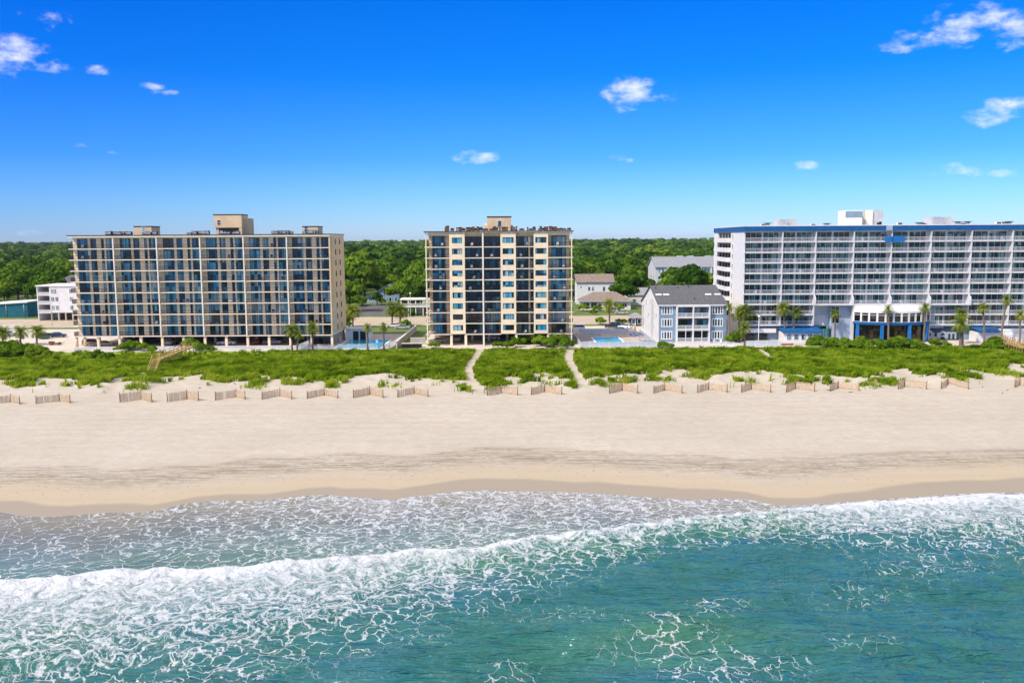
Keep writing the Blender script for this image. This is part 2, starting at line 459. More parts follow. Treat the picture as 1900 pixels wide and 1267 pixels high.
lawn = sstep(197.5, 199.5, Y + 2*(fbm(X*.3, Y*.3, 2, 7)-.5)) * ((X < -58) & (X > -108)) + sstep(203, 204.5, Y)*((X > 100))
me = fastmesh("beach", np.stack([X, Y, Z], -1).reshape(-1, 3), Fq, sandmat(),
              dict(wet=wet, wrack=wrack, specks=specks, veg=veg, lawn=np.clip(lawn, 0, 1)), smooth=True)
tag(link("beach", me), kind="structure")

# ------------------------------------------------------------------ sea
def seamat():
    mt, nt, nd, lk = newmat("sea_water")
    out = N(nt, 'ShaderNodeOutputMaterial'); w = N(nt, 'ShaderNodeBsdfPrincipled')
    geo = N(nt, 'ShaderNodeNewGeometry').outputs['Position']
    D = attr(nt, "foam"); dep = attr(nt, "depth"); gre = attr(nt, "green"); fsc = attr(nt, "solid")
    # water body
    n0 = noise(nt, geo, .10, 4, .6); n1 = noise(nt, geo, .5, 4, .6)
    c = mixc(nt, maprange(nt, mth(nt, 'ADD', mth(nt, 'MULTIPLY', n0, .7), mth(nt, 'MULTIPLY', n1, .3)), .35, .65), (.015, .128, .116), (.019, .138, .165))
    c = mixc(nt, gre, c, (.036, .165, .105))
    c = mixc(nt, maprange(nt, dep, .25, .95), (.185, .235, .225), c)
    # foam: torn cells drawn out by the backwash
    wv = N(nt, 'ShaderNodeTexNoise'); wv.inputs['Scale'].default_value = .42; wv.inputs['Detail'].default_value = 4; lk.new(geo, wv.inputs['Vector'])
    sub = N(nt, 'ShaderNodeVectorMath', operation='SUBTRACT'); lk.new(wv.outputs['Color'], sub.inputs[0]); sub.inputs[1].default_value = (.5, .5, .5)
    sc = N(nt, 'ShaderNodeVectorMath', operation='SCALE'); lk.new(sub.outputs[0], sc.inputs[0]); sc.inputs['Scale'].default_value = 5.2
    ad = N(nt, 'ShaderNodeVectorMath', operation='ADD'); lk.new(geo, ad.inputs[0]); lk.new(sc.outputs[0], ad.inputs[1])
    wv2 = N(nt, 'ShaderNodeTexNoise'); wv2.inputs['Scale'].default_value = 1.5; wv2.inputs['Detail'].default_value = 3; lk.new(geo, wv2.inputs['Vector'])
    sub2 = N(nt, 'ShaderNodeVectorMath', operation='SUBTRACT'); lk.new(wv2.outputs['Color'], sub2.inputs[0]); sub2.inputs[1].default_value = (.5, .5, .5)
    sc2 = N(nt, 'ShaderNodeVectorMath', operation='SCALE'); lk.new(sub2.outputs[0], sc2.inputs[0]); sc2.inputs['Scale'].default_value = .8
    ad2 = N(nt, 'ShaderNodeVectorMath', operation='ADD'); lk.new(ad.outputs[0], ad2.inputs[0]); lk.new(sc2.outputs[0], ad2.inputs[1]); ad = ad2
    flat = N(nt, 'ShaderNodeMapping'); flat.inputs['Scale'].default_value = (1, 1.25, 0); lk.new(ad.outputs[0], flat.inputs[0])
    def vor(scale):
        v = N(nt, 'ShaderNodeTexVoronoi', feature='DISTANCE_TO_EDGE'); v.voronoi_dimensions = '2D'
        v.inputs['Scale'].default_value = scale; lk.new(flat.outputs[0], v.inputs['Vector']); return v.outputs[0]
    v1 = vor(.58); v2 = vor(1.35); v3 = vor(3.6)
    pat = noise(nt, geo, .33, 5, .65); fine = noise(nt, geo, 3.2, 5, .7); br = noise(nt, flat.outputs[0], 1.1, 5, .7)
    Dn = mth(nt, 'ADD', D, mth(nt, 'MULTIPLY', mth(nt, 'SUBTRACT', pat, .5), mth(nt, 'MULTIPLY', 1.1, mth(nt, 'MINIMUM', mth(nt, 'MULTIPLY', D, 2.5), 1.0))))
    Dn = mth(nt, 'MAXIMUM', Dn, 0.0)
    wid = mth(nt, 'MULTIPLY', Dn, mth(nt, 'ADD', .35, br))
    l1 = maprange(nt, v1, 0.0, mth(nt, 'MULTIPLY', wid, .26), .92, 0)
    l2 = maprange(nt, v2, 0.0, mth(nt, 'MULTIPLY', wid, .22), .9, 0)
    l3 = maprange(nt, v3, 0.0, mth(nt, 'MULTIPLY', wid, .12), 1, 0)
    on = maprange(nt, Dn, .04, .22)
    f = mth(nt, 'MAXIMUM', mth(nt, 'MULTIPLY', l1, on), mth(nt, 'MULTIPLY', l2, maprange(nt, Dn, .25, .75, 0, .85)))
    f = mth(nt, 'MAXIMUM', f, mth(nt, 'MULTIPLY', l3, maprange(nt, Dn, .6, 1.3, 0, .6)))
    f = mth(nt, 'MULTIPLY', mth(nt, 'MULTIPLY', f, maprange(nt, br, .25, .50, .15, 1.0)), maprange(nt, fine, .2, .6, .62, 1.0))
    # churned, nearly closed foam
    so = maprange(nt, mth(nt, 'ADD', fsc, mth(nt, 'ADD', mth(nt, 'MULTIPLY', mth(nt, 'SUBTRACT', br, .5), 1.5), mth(nt, 'MULTIPLY', mth(nt, 'SUBTRACT', fine, .5), .7))), .45, .95)
    so = mth(nt, 'MULTIPLY', so, maprange(nt, fsc, .02, .2))
    f = mth(nt, 'MAXIMUM', f, so, clamp=True)
    # thin veil of bubbles under the lines
    veil = mth(nt, 'MULTIPLY', maprange(nt, Dn, .5, 1.6, 0, .36), maprange(nt, fine, .25, .7))
    f2 = mth(nt, 'MAXIMUM', f, veil, clamp=True)
    # chop
    mp = N(nt, 'ShaderNodeMapping'); mp.inputs['Rotation'].default_value = (0, 0, R(9)); mp.inputs['Scale'].default_value = (.17, .85, 1); lk.new(geo, mp.inputs[0])
    c1 = noise(nt, mp.outputs[0], .9, 5, .62, .3); c2 = noise(nt, mp.outputs[0], 3.2, 3, .6)
    h = mth(nt, 'ADD', mth(nt, 'MULTIPLY', c1, 1.0), mth(nt, 'MULTIPLY', c2, .12))
    bp = N(nt, 'ShaderNodeBump'); bp.inputs['Strength'].default_value = 1.0; bp.inputs['Distance'].default_value = 1.5
    lk.new(mth(nt, 'MULTIPLY', h, maprange(nt, dep, .2, 1.0, .10, 1.0)), bp.inputs['Height'])
    lk.new(c, w.inputs['Base Color']); w.inputs['Roughness'].default_value = .06; w.inputs['IOR'].default_value = 1.33
    w.inputs['Specular IOR Level'].default_value = .9; w.inputs['IOR'].default_value = 1.38
    lk.new(bp.outputs[0], w.inputs['Normal'])
    tr = N(nt, 'ShaderNodeBsdfTransparent'); tr.inputs[0].default_value = (.93, .97, .94, 1)
    gl = N(nt, 'ShaderNodeBsdfGlossy'); gl.inputs['Roughness'].default_value = .12; lk.new(bp.outputs[0], gl.inputs['Normal'])
    fr = N(nt, 'ShaderNodeFresnel'); fr.inputs[0].default_value = 1.33
    film = N(nt, 'ShaderNodeMixShader'); lk.new(fr.outputs[0], film.inputs[0]); lk.new(tr.outputs[0], film.inputs[1]); lk.new(gl.outputs[0], film.inputs[2])
    wm = N(nt, 'ShaderNodeMixShader'); lk.new(maprange(nt, dep, .03, .6), wm.inputs[0]); lk.new(film.outputs[0], wm.inputs[1]); lk.new(w.outputs[0], wm.inputs[2])
    fo = N(nt, 'ShaderNodeBsdfPrincipled'); fo.inputs['Roughness'].default_value = .75; fo.inputs['Specular IOR Level'].default_value = .2
    fo.inputs['Base Color'].default_value = (.78, .80, .82, 1)
    b2 = N(nt, 'ShaderNodeBump'); b2.inputs['Strength'].default_value = 1.0; b2.inputs['Distance'].default_value = .55
    lk.new(mth(nt, 'ADD', mth(nt, 'MULTIPLY', br, .7), mth(nt, 'MULTIPLY', fine, .5)), b2.inputs['Height']); lk.new(b2.outputs[0], fo.inputs['Normal'])
    fm = N(nt, 'ShaderNodeMixShader'); lk.new(f2, fm.inputs[0]); lk.new(wm.outputs[0], fm.inputs[1]); lk.new(fo.outputs[0], fm.inputs[2])
    lk.new(fm.outputs[0], out.inputs[0])
    return mt
xs = lines([(-3000,-90,90),(-90,-48,.6),(-48,48,.17),(48,90,.5),(90,3000,90)]); ys = lines([(-3000,30,90),(30,50,1),(50,101,.15)])
X, Y, Fq = gridmesh(xs, ys)
S = swash(X); C = np.minimum(crest(X), S - .05)
u = S - Y; s = C - Y
cp = lambda pts: (lambda Xq: np.interp(Xq, [XY(p, 80, -2) for p, _ in pts], [v for _, v in pts]))
amp = cp([(-200,1.5),(0,1.5),(450,1.45),(700,1.35),(950,1.3),(1200,1.2),(1400,.7),(1550,.35),(1900,.35)])(X)
gz = ground_z(X, np.maximum(Y, 40))
jit = 1.1*(fbm(X*.5, Y*.12, 4, 201)-.5)
s2 = s + jit
prof = np.where(s2 > 0, np.exp(-np.maximum(s2, 0)/4.2), sstep(-.9, 0, s2))
lump = fbm(X*.9, Y*.9, 4, 211)
z = -2.02 + amp*prof*(.85 + .5*(fbm(X*.25, Y*.25, 3, 221)-.5))
z = z + .75*np.exp(-np.abs(s2)/3.5)*(lump-.45)*sstep(-.5, .4, s2)
far = sstep(3, 12, s)
ph = (Y - crest(X))*.62 + 1.6*fbm(X*.05, Y*.05, 3, 231)
z = z + far*.75*(fbm(X*.05+Y*.05, Y*.26-X*.02, 3, 243)-.5)
z = z + far*(.24*np.sin(ph*1.0) + .30*(fbm(X*.18+Y*.06, Y*.45, 4, 241)-.5))
rip = (1-np.abs(2*fbm(X*.13+Y*.12, Y*.75-X*.07, 4, 245)-1)**.8)
z = z + (.35+.65*far)*sstep(-.5, 2.0, s)*.62*(rip-.7)
# a second swell rising close to the camera
p2 = G(1235, 1180, -2); sw2 = (Y - p2.y + .10*(X - p2.x))/2.6
z = z + .55*np.exp(-sw2**2)*np.exp(-((X-p2.x)/16)**2)
film = sstep(0.0, 10, u)
zs = gz + .015 + .10*film
z = np.where(s2 < 0, np.maximum(z - .25*(1-sstep(-.9, 0, s2)), zs), z)
z = np.where(u > 0, np.maximum(z, zs), gz - .4*sstep(0, .5, -u))
Zs = z
dl = np.clip(u/26.0, 0, 1)
dep = np.clip(dl*1.0 + np.where(s > -1.0, sstep(-1.0, .4, s)*.8, 0), 0, 1)
AB = cp([(-200,1.7),(0,1.7),(350,1.55),(600,1.4),(800,1.15),(950,.9),(1150,.8),(1350,.75),(1480,1.2),(1600,1.6),(1900,1.7)])(X)
LB = cp([(-200,10),(0,10),(350,13),(600,11.5),(800,9.5),(950,8),(1150,5),(1350,5.0),(1500,6.0),(1600,8),(1750,10),(1900,11)])(X)
foam = np.where(s > 0, AB*np.exp(-(np.maximum(s, 0)/LB)**1.6), 0)
fa = .42 + .50*np.exp(-((u-3)/5.0)**2) - .22*sstep(9, 18, u)*sstep(-30, -60, -X*0-30)
wx = cp([(0,.30),(200,.5),(400,.75),(600,1.0),(900,1.15),(1200,1.0),(1400,.9),(1900,.9)])(X)
fa = (.30 + .62*np.exp(-np.maximum(u, 0)/7.0))*wx + .12
foam = np.where((s <= 0) & (u > 0), fa, foam)
for (px, py, rr, st) in [(1265,1200,2.6,.42),(1240,1165,2.0,.35),(1330,1235,3.0,.38),(1430,1235,2.4,.22),(1180,1215,2.2,.22),(1560,1100,5,.16),(1330,1130,2.0,.25),(1050,1150,3.0,.18),(1700,1050,5,.2),(1590,1195,2.5,.18),(960,1255,2.2,.22)]:
    p = G(px, py, -2); foam = np.maximum(foam, st*np.exp(-(((X-p.x)/1.5)**2 + (Y-p.y)**2)/rr**2))
AS = cp([(-200,1.0),(0,1.0),(400,.95),(600,.9),(800,.9),(950,.88),(1200,.85),(1380,.8),(1480,.75),(1600,.9),(1900,.95)])(X)
LS = cp([(-200,6.5),(0,6.5),(300,6.3),(500,5.2),(700,3.8),(850,2.6),(950,1.8),(1200,1.3),(1400,1.3),(1500,2.0),(1600,3.5),(1750,5.5),(1900,6.5)])(X)
solid = np.where(s2 > -.45, AS*np.exp(-(np.maximum(s2-.2, 0)/LS)**1.3), 0)
lip = np.exp(-((u-.12)/.16)**2)*.75
solid = np.maximum(solid, np.where((u > 0) & (s2 < 0), .42*np.exp(-np.maximum(u, 0)/5.0)*wx, 0)); solid = np.maximum(solid, np.where(u > 0, lip*.9, 0)); foam = np.where(u > 0, foam, 0)
green = np.clip(1.1*np.exp(-((s-2.6)/2.2)**2)*np.interp(X, [XY(700, 80, -2), XY(950, 80, -2), XY(1400, 90, -2), XY(1500, 90, -2)], [.25, .9, .9, .2]) + .5*np.exp(-((sw2-.3)/1.2)**2)*np.exp(-((X-p2.x)/14)**2)
                + .55*sstep(.52, .68, fbm(X*.08, Y*.12, 3, 251)), 0, 1)
me = fastmesh("sea", np.stack([X, Y, Zs], -1).reshape(-1, 3), Fq, seamat(), dict(foam=foam, depth=dep, green=green, solid=solid), smooth=True)
tag(link("sea", me), kind="structure")
# ------------------------------------------------------------------ building materials
M = {}
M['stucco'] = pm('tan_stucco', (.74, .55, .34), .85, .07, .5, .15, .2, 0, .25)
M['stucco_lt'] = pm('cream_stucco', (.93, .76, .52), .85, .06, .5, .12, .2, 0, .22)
M['trim'] = pm('cream_trim', (.88, .79, .66), .7, .06, 1.0, .0, .3, 0, .18)
M['white'] = pm('white_paint', (.76, .745, .72), .7, .05, .8, .05, .3, 0, .18)
M['white_metal'] = pm('white_metal', (.76, .77, .78), .45, .03, 1.0)
M['hotel'] = pm('hotel_white_shaded', (.66, .66, .66), .7, .06, .6, .05, .3, 0, .22)  # white darkened for the front, its shade put into the colour
M['offwhite'] = pm('offwhite_siding', (.76, .74, .70), .8, .07, .7, .08, .2, 0, .2)
M['grey'] = pm('grey_paint', (.52, .52, .53), .8, .08, .7, .05)
M['ltgrey'] = pm('light_grey_siding', (.60, .60, .60), .8, .07, .8, .05, .2, 0, .2)
M['grey_lt'] = pm('pale_render', (.50, .50, .50), .8, .08, .6, .05, .2, 0, .3)
M['bluegrey'] = pm('blue_grey_siding', (.215, .31, .40), .8, .08, .8, .05)
M['bluegrey_lt'] = pm('pale_blue_wall', (.36, .44, .54), .8, .08, .6)
M['dark'] = pm('dark_bronze', (.022, .021, .022), .5, .2, 2.0)
M['roofcap'] = pm('dark_roof_edge', (.055, .045, .04), .8, .2, 1.0)
M['roofgrey'] = pm('gravel_roof', (.33, .31, .28), .95, .15, 1.0)
M['shingle'] = pm('grey_shingle', (.115, .118, .13), .9, .22, 2.2, .3)
M['shingle_lt'] = pm('pale_grey_shingle', (.27, .28, .30), .9, .15, 1.6, .2)
M['shingle_br'] = pm('brown_shingle', (.25, .195, .16), .9, .2, 1.6, .3)
M['blue'] = pm('blue_paint', (.010, .105, .30), .5, .10, .8)
M['blue_lt'] = pm('bright_blue_paint', (.015, .17, .46), .5, .10, .8)
M['teal'] = pm('teal_panel', (.012, .13, .17), .7, .12, .6)
M['brown'] = pm('brown_paint', (.17, .10, .065), .8, .2, 1.5)
M['rust'] = pm('rusty_metal', (.20, .105, .06), .8, .3, 2.0)
M['steel'] = pm('galvanised_metal', (.45, .46, .47), .5, .1, 2.0, 0, .5, .3)
M['darkmetal'] = pm('dark_metal', (.06, .055, .055), .6, .25, 2.0)
M['concrete'] = pm('concrete', (.52, .47, .40), .9, .10, .5, .1, .2, 0, .2)
M['wood'] = pm('weathered_wood', (.40, .29, .16), .85, .2, 1.5, .2)
M['wood_y'] = pm('yellow_timber', (.48, .32, .12), .85, .18, 1.5, .2)
M['black'] = pm('black_interior', (.012, .012, .013), .9, .1, 1.0)
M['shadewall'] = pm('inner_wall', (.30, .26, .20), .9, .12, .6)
M['mural'] = pm('mural_dark', (.03, .045, .06), .8, .2, .6)
M['rubber'] = pm('tyre_rubber', (.02, .02, .02), .9, .1, 3)
G_BLUE = [(0.0, (.003, .010, .018)), (.24, (.005, .040, .075)), (.36, (.006, .12, .24)), (.48, (.012, .28, .52)), (.64, (.07, .46, .66)), (.84, (.20, .45, .55)), (1.0, (.45, .55, .55))]
G_DARK = [(0.0, (.003, .005, .008)), (.36, (.004, .016, .026)), (.50, (.008, .09, .18)), (.68, (.02, .20, .34)), (.86, (.08, .26, .33)), (1.0, (.30, .40, .40))]
G_TEAL = [(0.0, (.003, .007, .008)), (.40, (.006, .022, .028)), (.58, (.012, .09, .10)), (.76, (.06, .22, .22)), (.92, (.16, .30, .29)), (1.0, (.34, .38, .36))]
M['glass_blue'] = glassmat('blue_glass', G_BLUE)
M['glass_dark'] = glassmat('dark_glass', G_DARK)
M['glass_teal'] = glassmat('teal_glass', G_TEAL)
M['glass_black'] = glassmat('black_glass', [(0, (.004, .005, .006)), (.6, (.012, .012, .013)), (.85, (.05, .03, .015)), (1, (.10, .06, .03))], False)
M['glass_pale'] = glassmat('pale_glass', [(0, (.03, .06, .08)), (.5, (.10, .19, .23)), (1, (.34, .44, .46))])

def winmesh(name, w, h, nx, mats, fr=.05, ny=1):
    """frame (slot 0) with glass panes (slot 1); origin lower left, front face y=0"""
    b = MB()
    b.box(0, w, 0, .09, 0, fr); b.box(0, w, 0, .09, h-fr, h)
    for i in range(nx+1):
        x = min(max(i*w/nx - fr/2, 0), w-fr); b.box(x, x+fr, .004, .086, fr, h-fr)
    for j in range(1, ny):
        z = j*h/ny; b.box(fr, w-fr, .008, .082, z-fr/2, z+fr/2)
    b.box(fr*.5, w-fr*.5, .035, .06, fr*.5, h-fr*.5, 1)
    return b.mesh(name, mats)
def railmesh(name, w, h, mat, pick=.13, pw=.022, rail=.05, ret=None, solid=None):
    """railing along x, thickness in y; ret = length of a return running back in +y at x=0 and/or x=w"""
    b = MB()
    b.box(0, w, 0, rail, h-rail, h); b.box(0, w, .004, rail-.004, .06, .09+rail)
    n = int(w/pick)
    for i in range(n+1):
        x = i*(w-pw)/n; b.box(x, x+pw, .012, .012+pw, .08+rail, h-rail)
    for r, x in (ret or []):
        b.box(x, x+rail, rail, r, h-rail, h); b.box(x, x+rail, rail, r, .08, .08+rail)
        for i in range(int(r/pick)):
            y = rail + i*pick; b.box(x+.012, x+.012+pw, y, y+pw, .08+rail, h-rail)
    return b.mesh(name, mat)

ORD = ['zeroth','first','second','third','fourth','fifth','sixth','seventh','eighth','ninth','tenth','eleventh','twelfth','thirteenth','fourteenth','fifteenth','sixteenth','seventeenth','eighteenth','nineteenth','twentieth',
       'twenty-first','twenty-second','twenty-third','twenty-fourth','twenty-fifth','twenty-sixth','twenty-seventh','twenty-eighth','twenty-ninth','thirtieth']
CHAIR = {}
def chair_mesh(mat):
    if mat.name in CHAIR: return CHAIR[mat.name]
    b = MB()
    b.box(-.28, .28, -.28, .26, .36, .42); b.box(-.28, .28, .26, .32, .36, .98)
    for x in (-.26, .22):
        for y in (-.26, .24): b.box(x, x+.04, y, y+.04, 0, .36)
        b.box(x, x+.05, -.26, .26, .58, .62)
    CHAIR[mat.name] = b.mesh('balcony_chair', mat); return CHAIR[mat.name]
CH_COL = {'dark': M['darkmetal'], 'white': M['white_metal'], 'blue': M['blue'], 'red': pm('red_fabric', (.30, .03, .025)), 'grey': M['grey']}
def balcony_chair(root, lx, ly, z, rz, colour, label, group):
    o = link('balcony_chair', chair_mesh(CH_COL[colour]), None)
    o.matrix_world = root_matrix(root) @ Matrix.Translation((lx, ly, z)) @ Matrix.Rotation(rz, 4, 'Z')
    tag(o, label, 'chair', group)
def root_matrix(root):
    return Matrix.Translation(root.location) @ Matrix.Rotation(root.rotation_euler.z, 4, 'Z')

def rooftop_cluster(root, spots, mats):
    """condensers and pipes on a flat roof, each a part of the building"""
    for (x, y, z, w, d, h, k) in spots:
        b = MB()
        if k == 'unit':
            b.box(-w/2, w/2, -d/2, d/2, .12, h); b.box(-w/2+.06, w/2-.06, -d/2-.01, -d/2, .25, h-.1, 1)
            b.tube([(0, 0, h), (0, 0, h+.08)], [min(w, d)*.36]*2, 10, 1)
            for sx in (-.4, .4): b.box(sx*w-.04, sx*w+.04, -d/2, d/2, 0, .12)
            b.build('rooftop_condenser', mats, root, (x, y, z))
        elif k == 'flue':
            b.box(-w/2, w/2, -d/2, d/2, 0, h); b.box(-w/2-.08, w/2+.08, -d/2-.08, d/2+.08, h, h+.12, 1)
            b.build('flue', mats, root, (x, y, z))
        else:
            b.tube([(0, 0, 0), (0, 0, h)], [w/2, w/2], 8); b.tube([(0, 0, h), (0, 0, h+.15)], [w*.9, w*.9], 8, 1)
            b.build('vent_pipe', mats, root, (x, y, z))

# ------------------------------------------------------------------ 1. long tan slab tower (left)
def tan_slab_tower():
    Yf = 216.0
    xl = XY(134.5, Yf, 15); xr = XY(614.5, Yf, 15); W = xr - xl; bay = W/6
    fl = 2.74; g = 2.95; n = 9; top = g + n*fl; D = 18.0; rec = 1.6
    root = empty('apartment_tower', (xl, Yf, 0))
    tag(root, 'long tan ten-storey apartment block with six bays of balconies and white fins', 'apartment building')
    solid = [(0, .09), (.345, .405), (.545, .655), (.725, .765), (.985, 1.0)]
    opens = [(.09, .345), (.405, .545), (.655, .725), (.765, .985)]
    b = MB()
    for k in range(6):
        for a, c in solid: b.box((k+a)*bay, (k+c)*bay, rec, rec+.24, g, top)
        for i in range(n):
            for a, c in opens: b.box((k+a)*bay, (k+c)*bay, rec+.004, rec+.236, g+i*fl+2.47, g+(i+1)*fl)
    b.build('wall', M['stucco_lt'], root)
    b = MB(); b.box(0, W, rec+.245, D, g, top)
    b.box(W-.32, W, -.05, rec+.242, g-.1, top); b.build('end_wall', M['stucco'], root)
    # roof with a dark cap over a cream fascia
    b = MB(); b.box(-.4, W+.06, -.25, D+.1, top, top+.42); b.box(-.5, W+.16, -.35, D+.2, top+.42, top+.58, 1)
    b.build('roof', [M['trim'], M['roofcap']], root)
    for i in range(n):
        b = MB(); z = g + i*fl
        b.box(-.42, W-.33, 0, rec-.003, z-.21, z); b.box(-.42, -.003, rec-.003, 3.4, z-.21, z)
        b.build('floor_slab', M['trim'], root)
    finm = MB(); finm.box(-.15, .15, -.12, rec-.006, g-.25, top+.0)
    fm = finm.mesh('fin', M['trim'])
    for k in range(1, 6): part('fin', fm, root, (k*bay, 0, 0))
    rm = railmesh('railing', bay-.34, 1.06, M['dark'], .14, .03, .06)
    rm0 = railmesh('railing', bay+.22, 1.06, M['dark'], .14, .03, .06, ret=[(3.2, 0)])
    sd = [winmesh('sliding_door', .255*bay, 2.45, 2, [M['dark'], M['glass_blue']], .06), winmesh('sliding_door', .22*bay, 2.45, 2, [M['dark'], M['glass_blue']], .06)]
    w1 = winmesh('window', .14*bay, 2.45, 1, [M['dark'], M['glass_dark']], .06); w2 = winmesh('narrow_window', .07*bay, 2.45, 1, [M['dark'], M['glass_dark']], .05)
    rnd = random.Random(3); cn = 0
    for i in range(n):
        z = g + i*fl
        for k in range(6):
            if k == 0: part('railing', rm0, root, (-.38, .06, z))
            else: part('railing', rm, root, (k*bay+.17, .06, z))
            part('sliding_door', sd[0], root, ((k+.09)*bay, rec+.07, z+.012))
            part('sliding_door', sd[1], root, ((k+.765)*bay, rec+.07, z+.012))
            part('window', w1, root, ((k+.405)*bay, rec+.07, z+.012)); part('narrow_window', w2, root, ((k+.655)*bay, rec+.07, z+.012))
            if rnd.random() < .80:
                c = rnd.choice(['dark', 'dark', 'white', 'grey', 'blue'])
                balcony_chair(root, (k + rnd.choice([.24, .5, .62, .86]))*bay, .8 + .3*rnd.random(), z, rnd.uniform(-.6, .6), c,
                              f'{c} balcony chair, {ORD[n-i]} balcony row from top, {ORD[k+1]} bay from left, long tan block', 'chairs on the balconies of the long tan block')
                if rnd.random() < .3:
                    balcony_chair(root, (k + rnd.choice([.33, .40, .70]))*bay, .85, z, rnd.uniform(1.2, 1.9), 'dark',
                                  f'sideways dark chair, {ORD[n-i]} balcony row from top, {ORD[k+1]} bay from left, long tan block', 'chairs on the balconies of the long tan block')
    # end wall windows (facing the pool)
    em = winmesh('slit_window', .95, 1.35, 1, [M['dark'], M['glass_black']], .06)
    for i in range(n):
        z = g + i*fl
        for yy in (6.2, 11.6): part('slit_window', em, root, (W+.07, yy, z+.75), R(90))
    # open ground floor on columns
    cm = MB(); cm.box(-.28, .28, -.28, .28, 0, g-.22); cme = cm.mesh('column', M['stucco_lt'])
    for k in range(13):
        if 0 < k: part('column', cme, root, (k*bay/2 - (.3 if k == 12 else 0), .6, 0))
    cr = MB(); cr.tube([(0, 0, 0), (0, 0, g-.22)], [.36, .33], 12); crm = cr.mesh('column', M['stucco'])
    part('column', crm, root, (-.1, .6, 0)); part('column', crm, root, (2.0, .6, 0)); part('column', crm, root, (2.0, 8, 0)); part('column', crm, root, (.2, 12, 0))
    for k in range(2, 13, 2): part('column', cme, root, (k*bay/2-.3, 9, 0))
    b = MB(); b.box(bay*.95, W-.02, 15.6, 15.9, 0, g-.21); b.box(bay*.95, bay*.95+.3, 3.2, 15.6, 0, g-.21); b.box(W-.35, W-.02, 3, 15.6, 0, g-.21)
    for k in (1.9, 3.2, 4.6): b.box(bay*k, bay*k+2.6, 9.5, 12.5, 0, g-.21)
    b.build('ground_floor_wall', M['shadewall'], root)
    b = MB(); b.box(-.42, W-.003, rec, D-.01, g-.22, g-.003); b.build('transfer_slab', M['trim'], root)
    # penthouses
    def ph(px0, px1, py0, name, yoff, lower=False, winx=.12):
        x0 = XY(px0, Yf+yoff, 29)-xl; x1 = XY(px1, Yf+yoff, 29)-xl
        h = PY((px0+px1)/2, py0, Yf+yoff).z - (top+.58); d = 5.5; z0 = top+.58
        b = MB()
        if lower:
            b.box(x0, x1, yoff, yoff+d, z0+1.75, z0+h); b.box(x1-.01, x1+1.0, yoff+2.0, yoff+d+1.5, z0, z0+h-.8)
            b.box(x0+.45, x0+1.15, yoff+.3, yoff+d-.3, z0, z0+1.75); b.box(x1-.75, x1-.02, yoff+.05, yoff+d-.3, z0, z0+1.75); b.box(x0+1.15, x1-.75, yoff+3.4, yoff+3.8, z0, z0+1.75)
        else:
            b.box(x0, x1, yoff, yoff+d, z0, z0+h)
        o = b.build('penthouse', M['stucco'], root)
        c = MB(); c.box(x0-.08, x1+.08, yoff-.08, yoff+d+.08, z0+h, z0+h+.2); c.build('cap', M['roofcap'], o)
        wm = winmesh('window', 1.0, 1.35, 1, [M['trim'], M['glass_blue']], .08, 2)
        part('window', wm, o, (x0+(x1-x0)*winx, yoff-.05, z0+(h-2.6 if lower else h*.35)))
    ph(397, 449, 399, 'penthouse', 7, True); ph(248.5, 281, 421, 'penthouse', 7, winx=.45); ph(561, 590, 421, 'penthouse', 7)
    sp = []
    rr = random.Random(5)
    for a, c, m_ in ((196, 242, 13), (262, 290, 6), (351, 388, 10), (404, 446, 5), (505, 540, 10), (562, 588, 6)):
        for j in range(m_):
            px = a + (c-a)*(j+.5)/m_
            sp.append((XY(px, Yf+4, 28)-xl, 3.6+rr.random()*2.0, top+.58, .8+.4*rr.random(), .8, .55+.45*rr.random(), 'unit'))
    rooftop_cluster(root, sp, [M['darkmetal'], M['steel']])
    b = MB()
    for x0, x1 in ((196, 236), (352, 372), (512, 535)):
        b.box(XY(x0, Yf+4, 28)-xl, XY(x1, Yf+4, 28)-xl, 5.2, 5.35, top+.58+.75, top+.58+.95)
    b.build('pipe_rack', M['rust'], root)
    return root
tan_slab_tower()

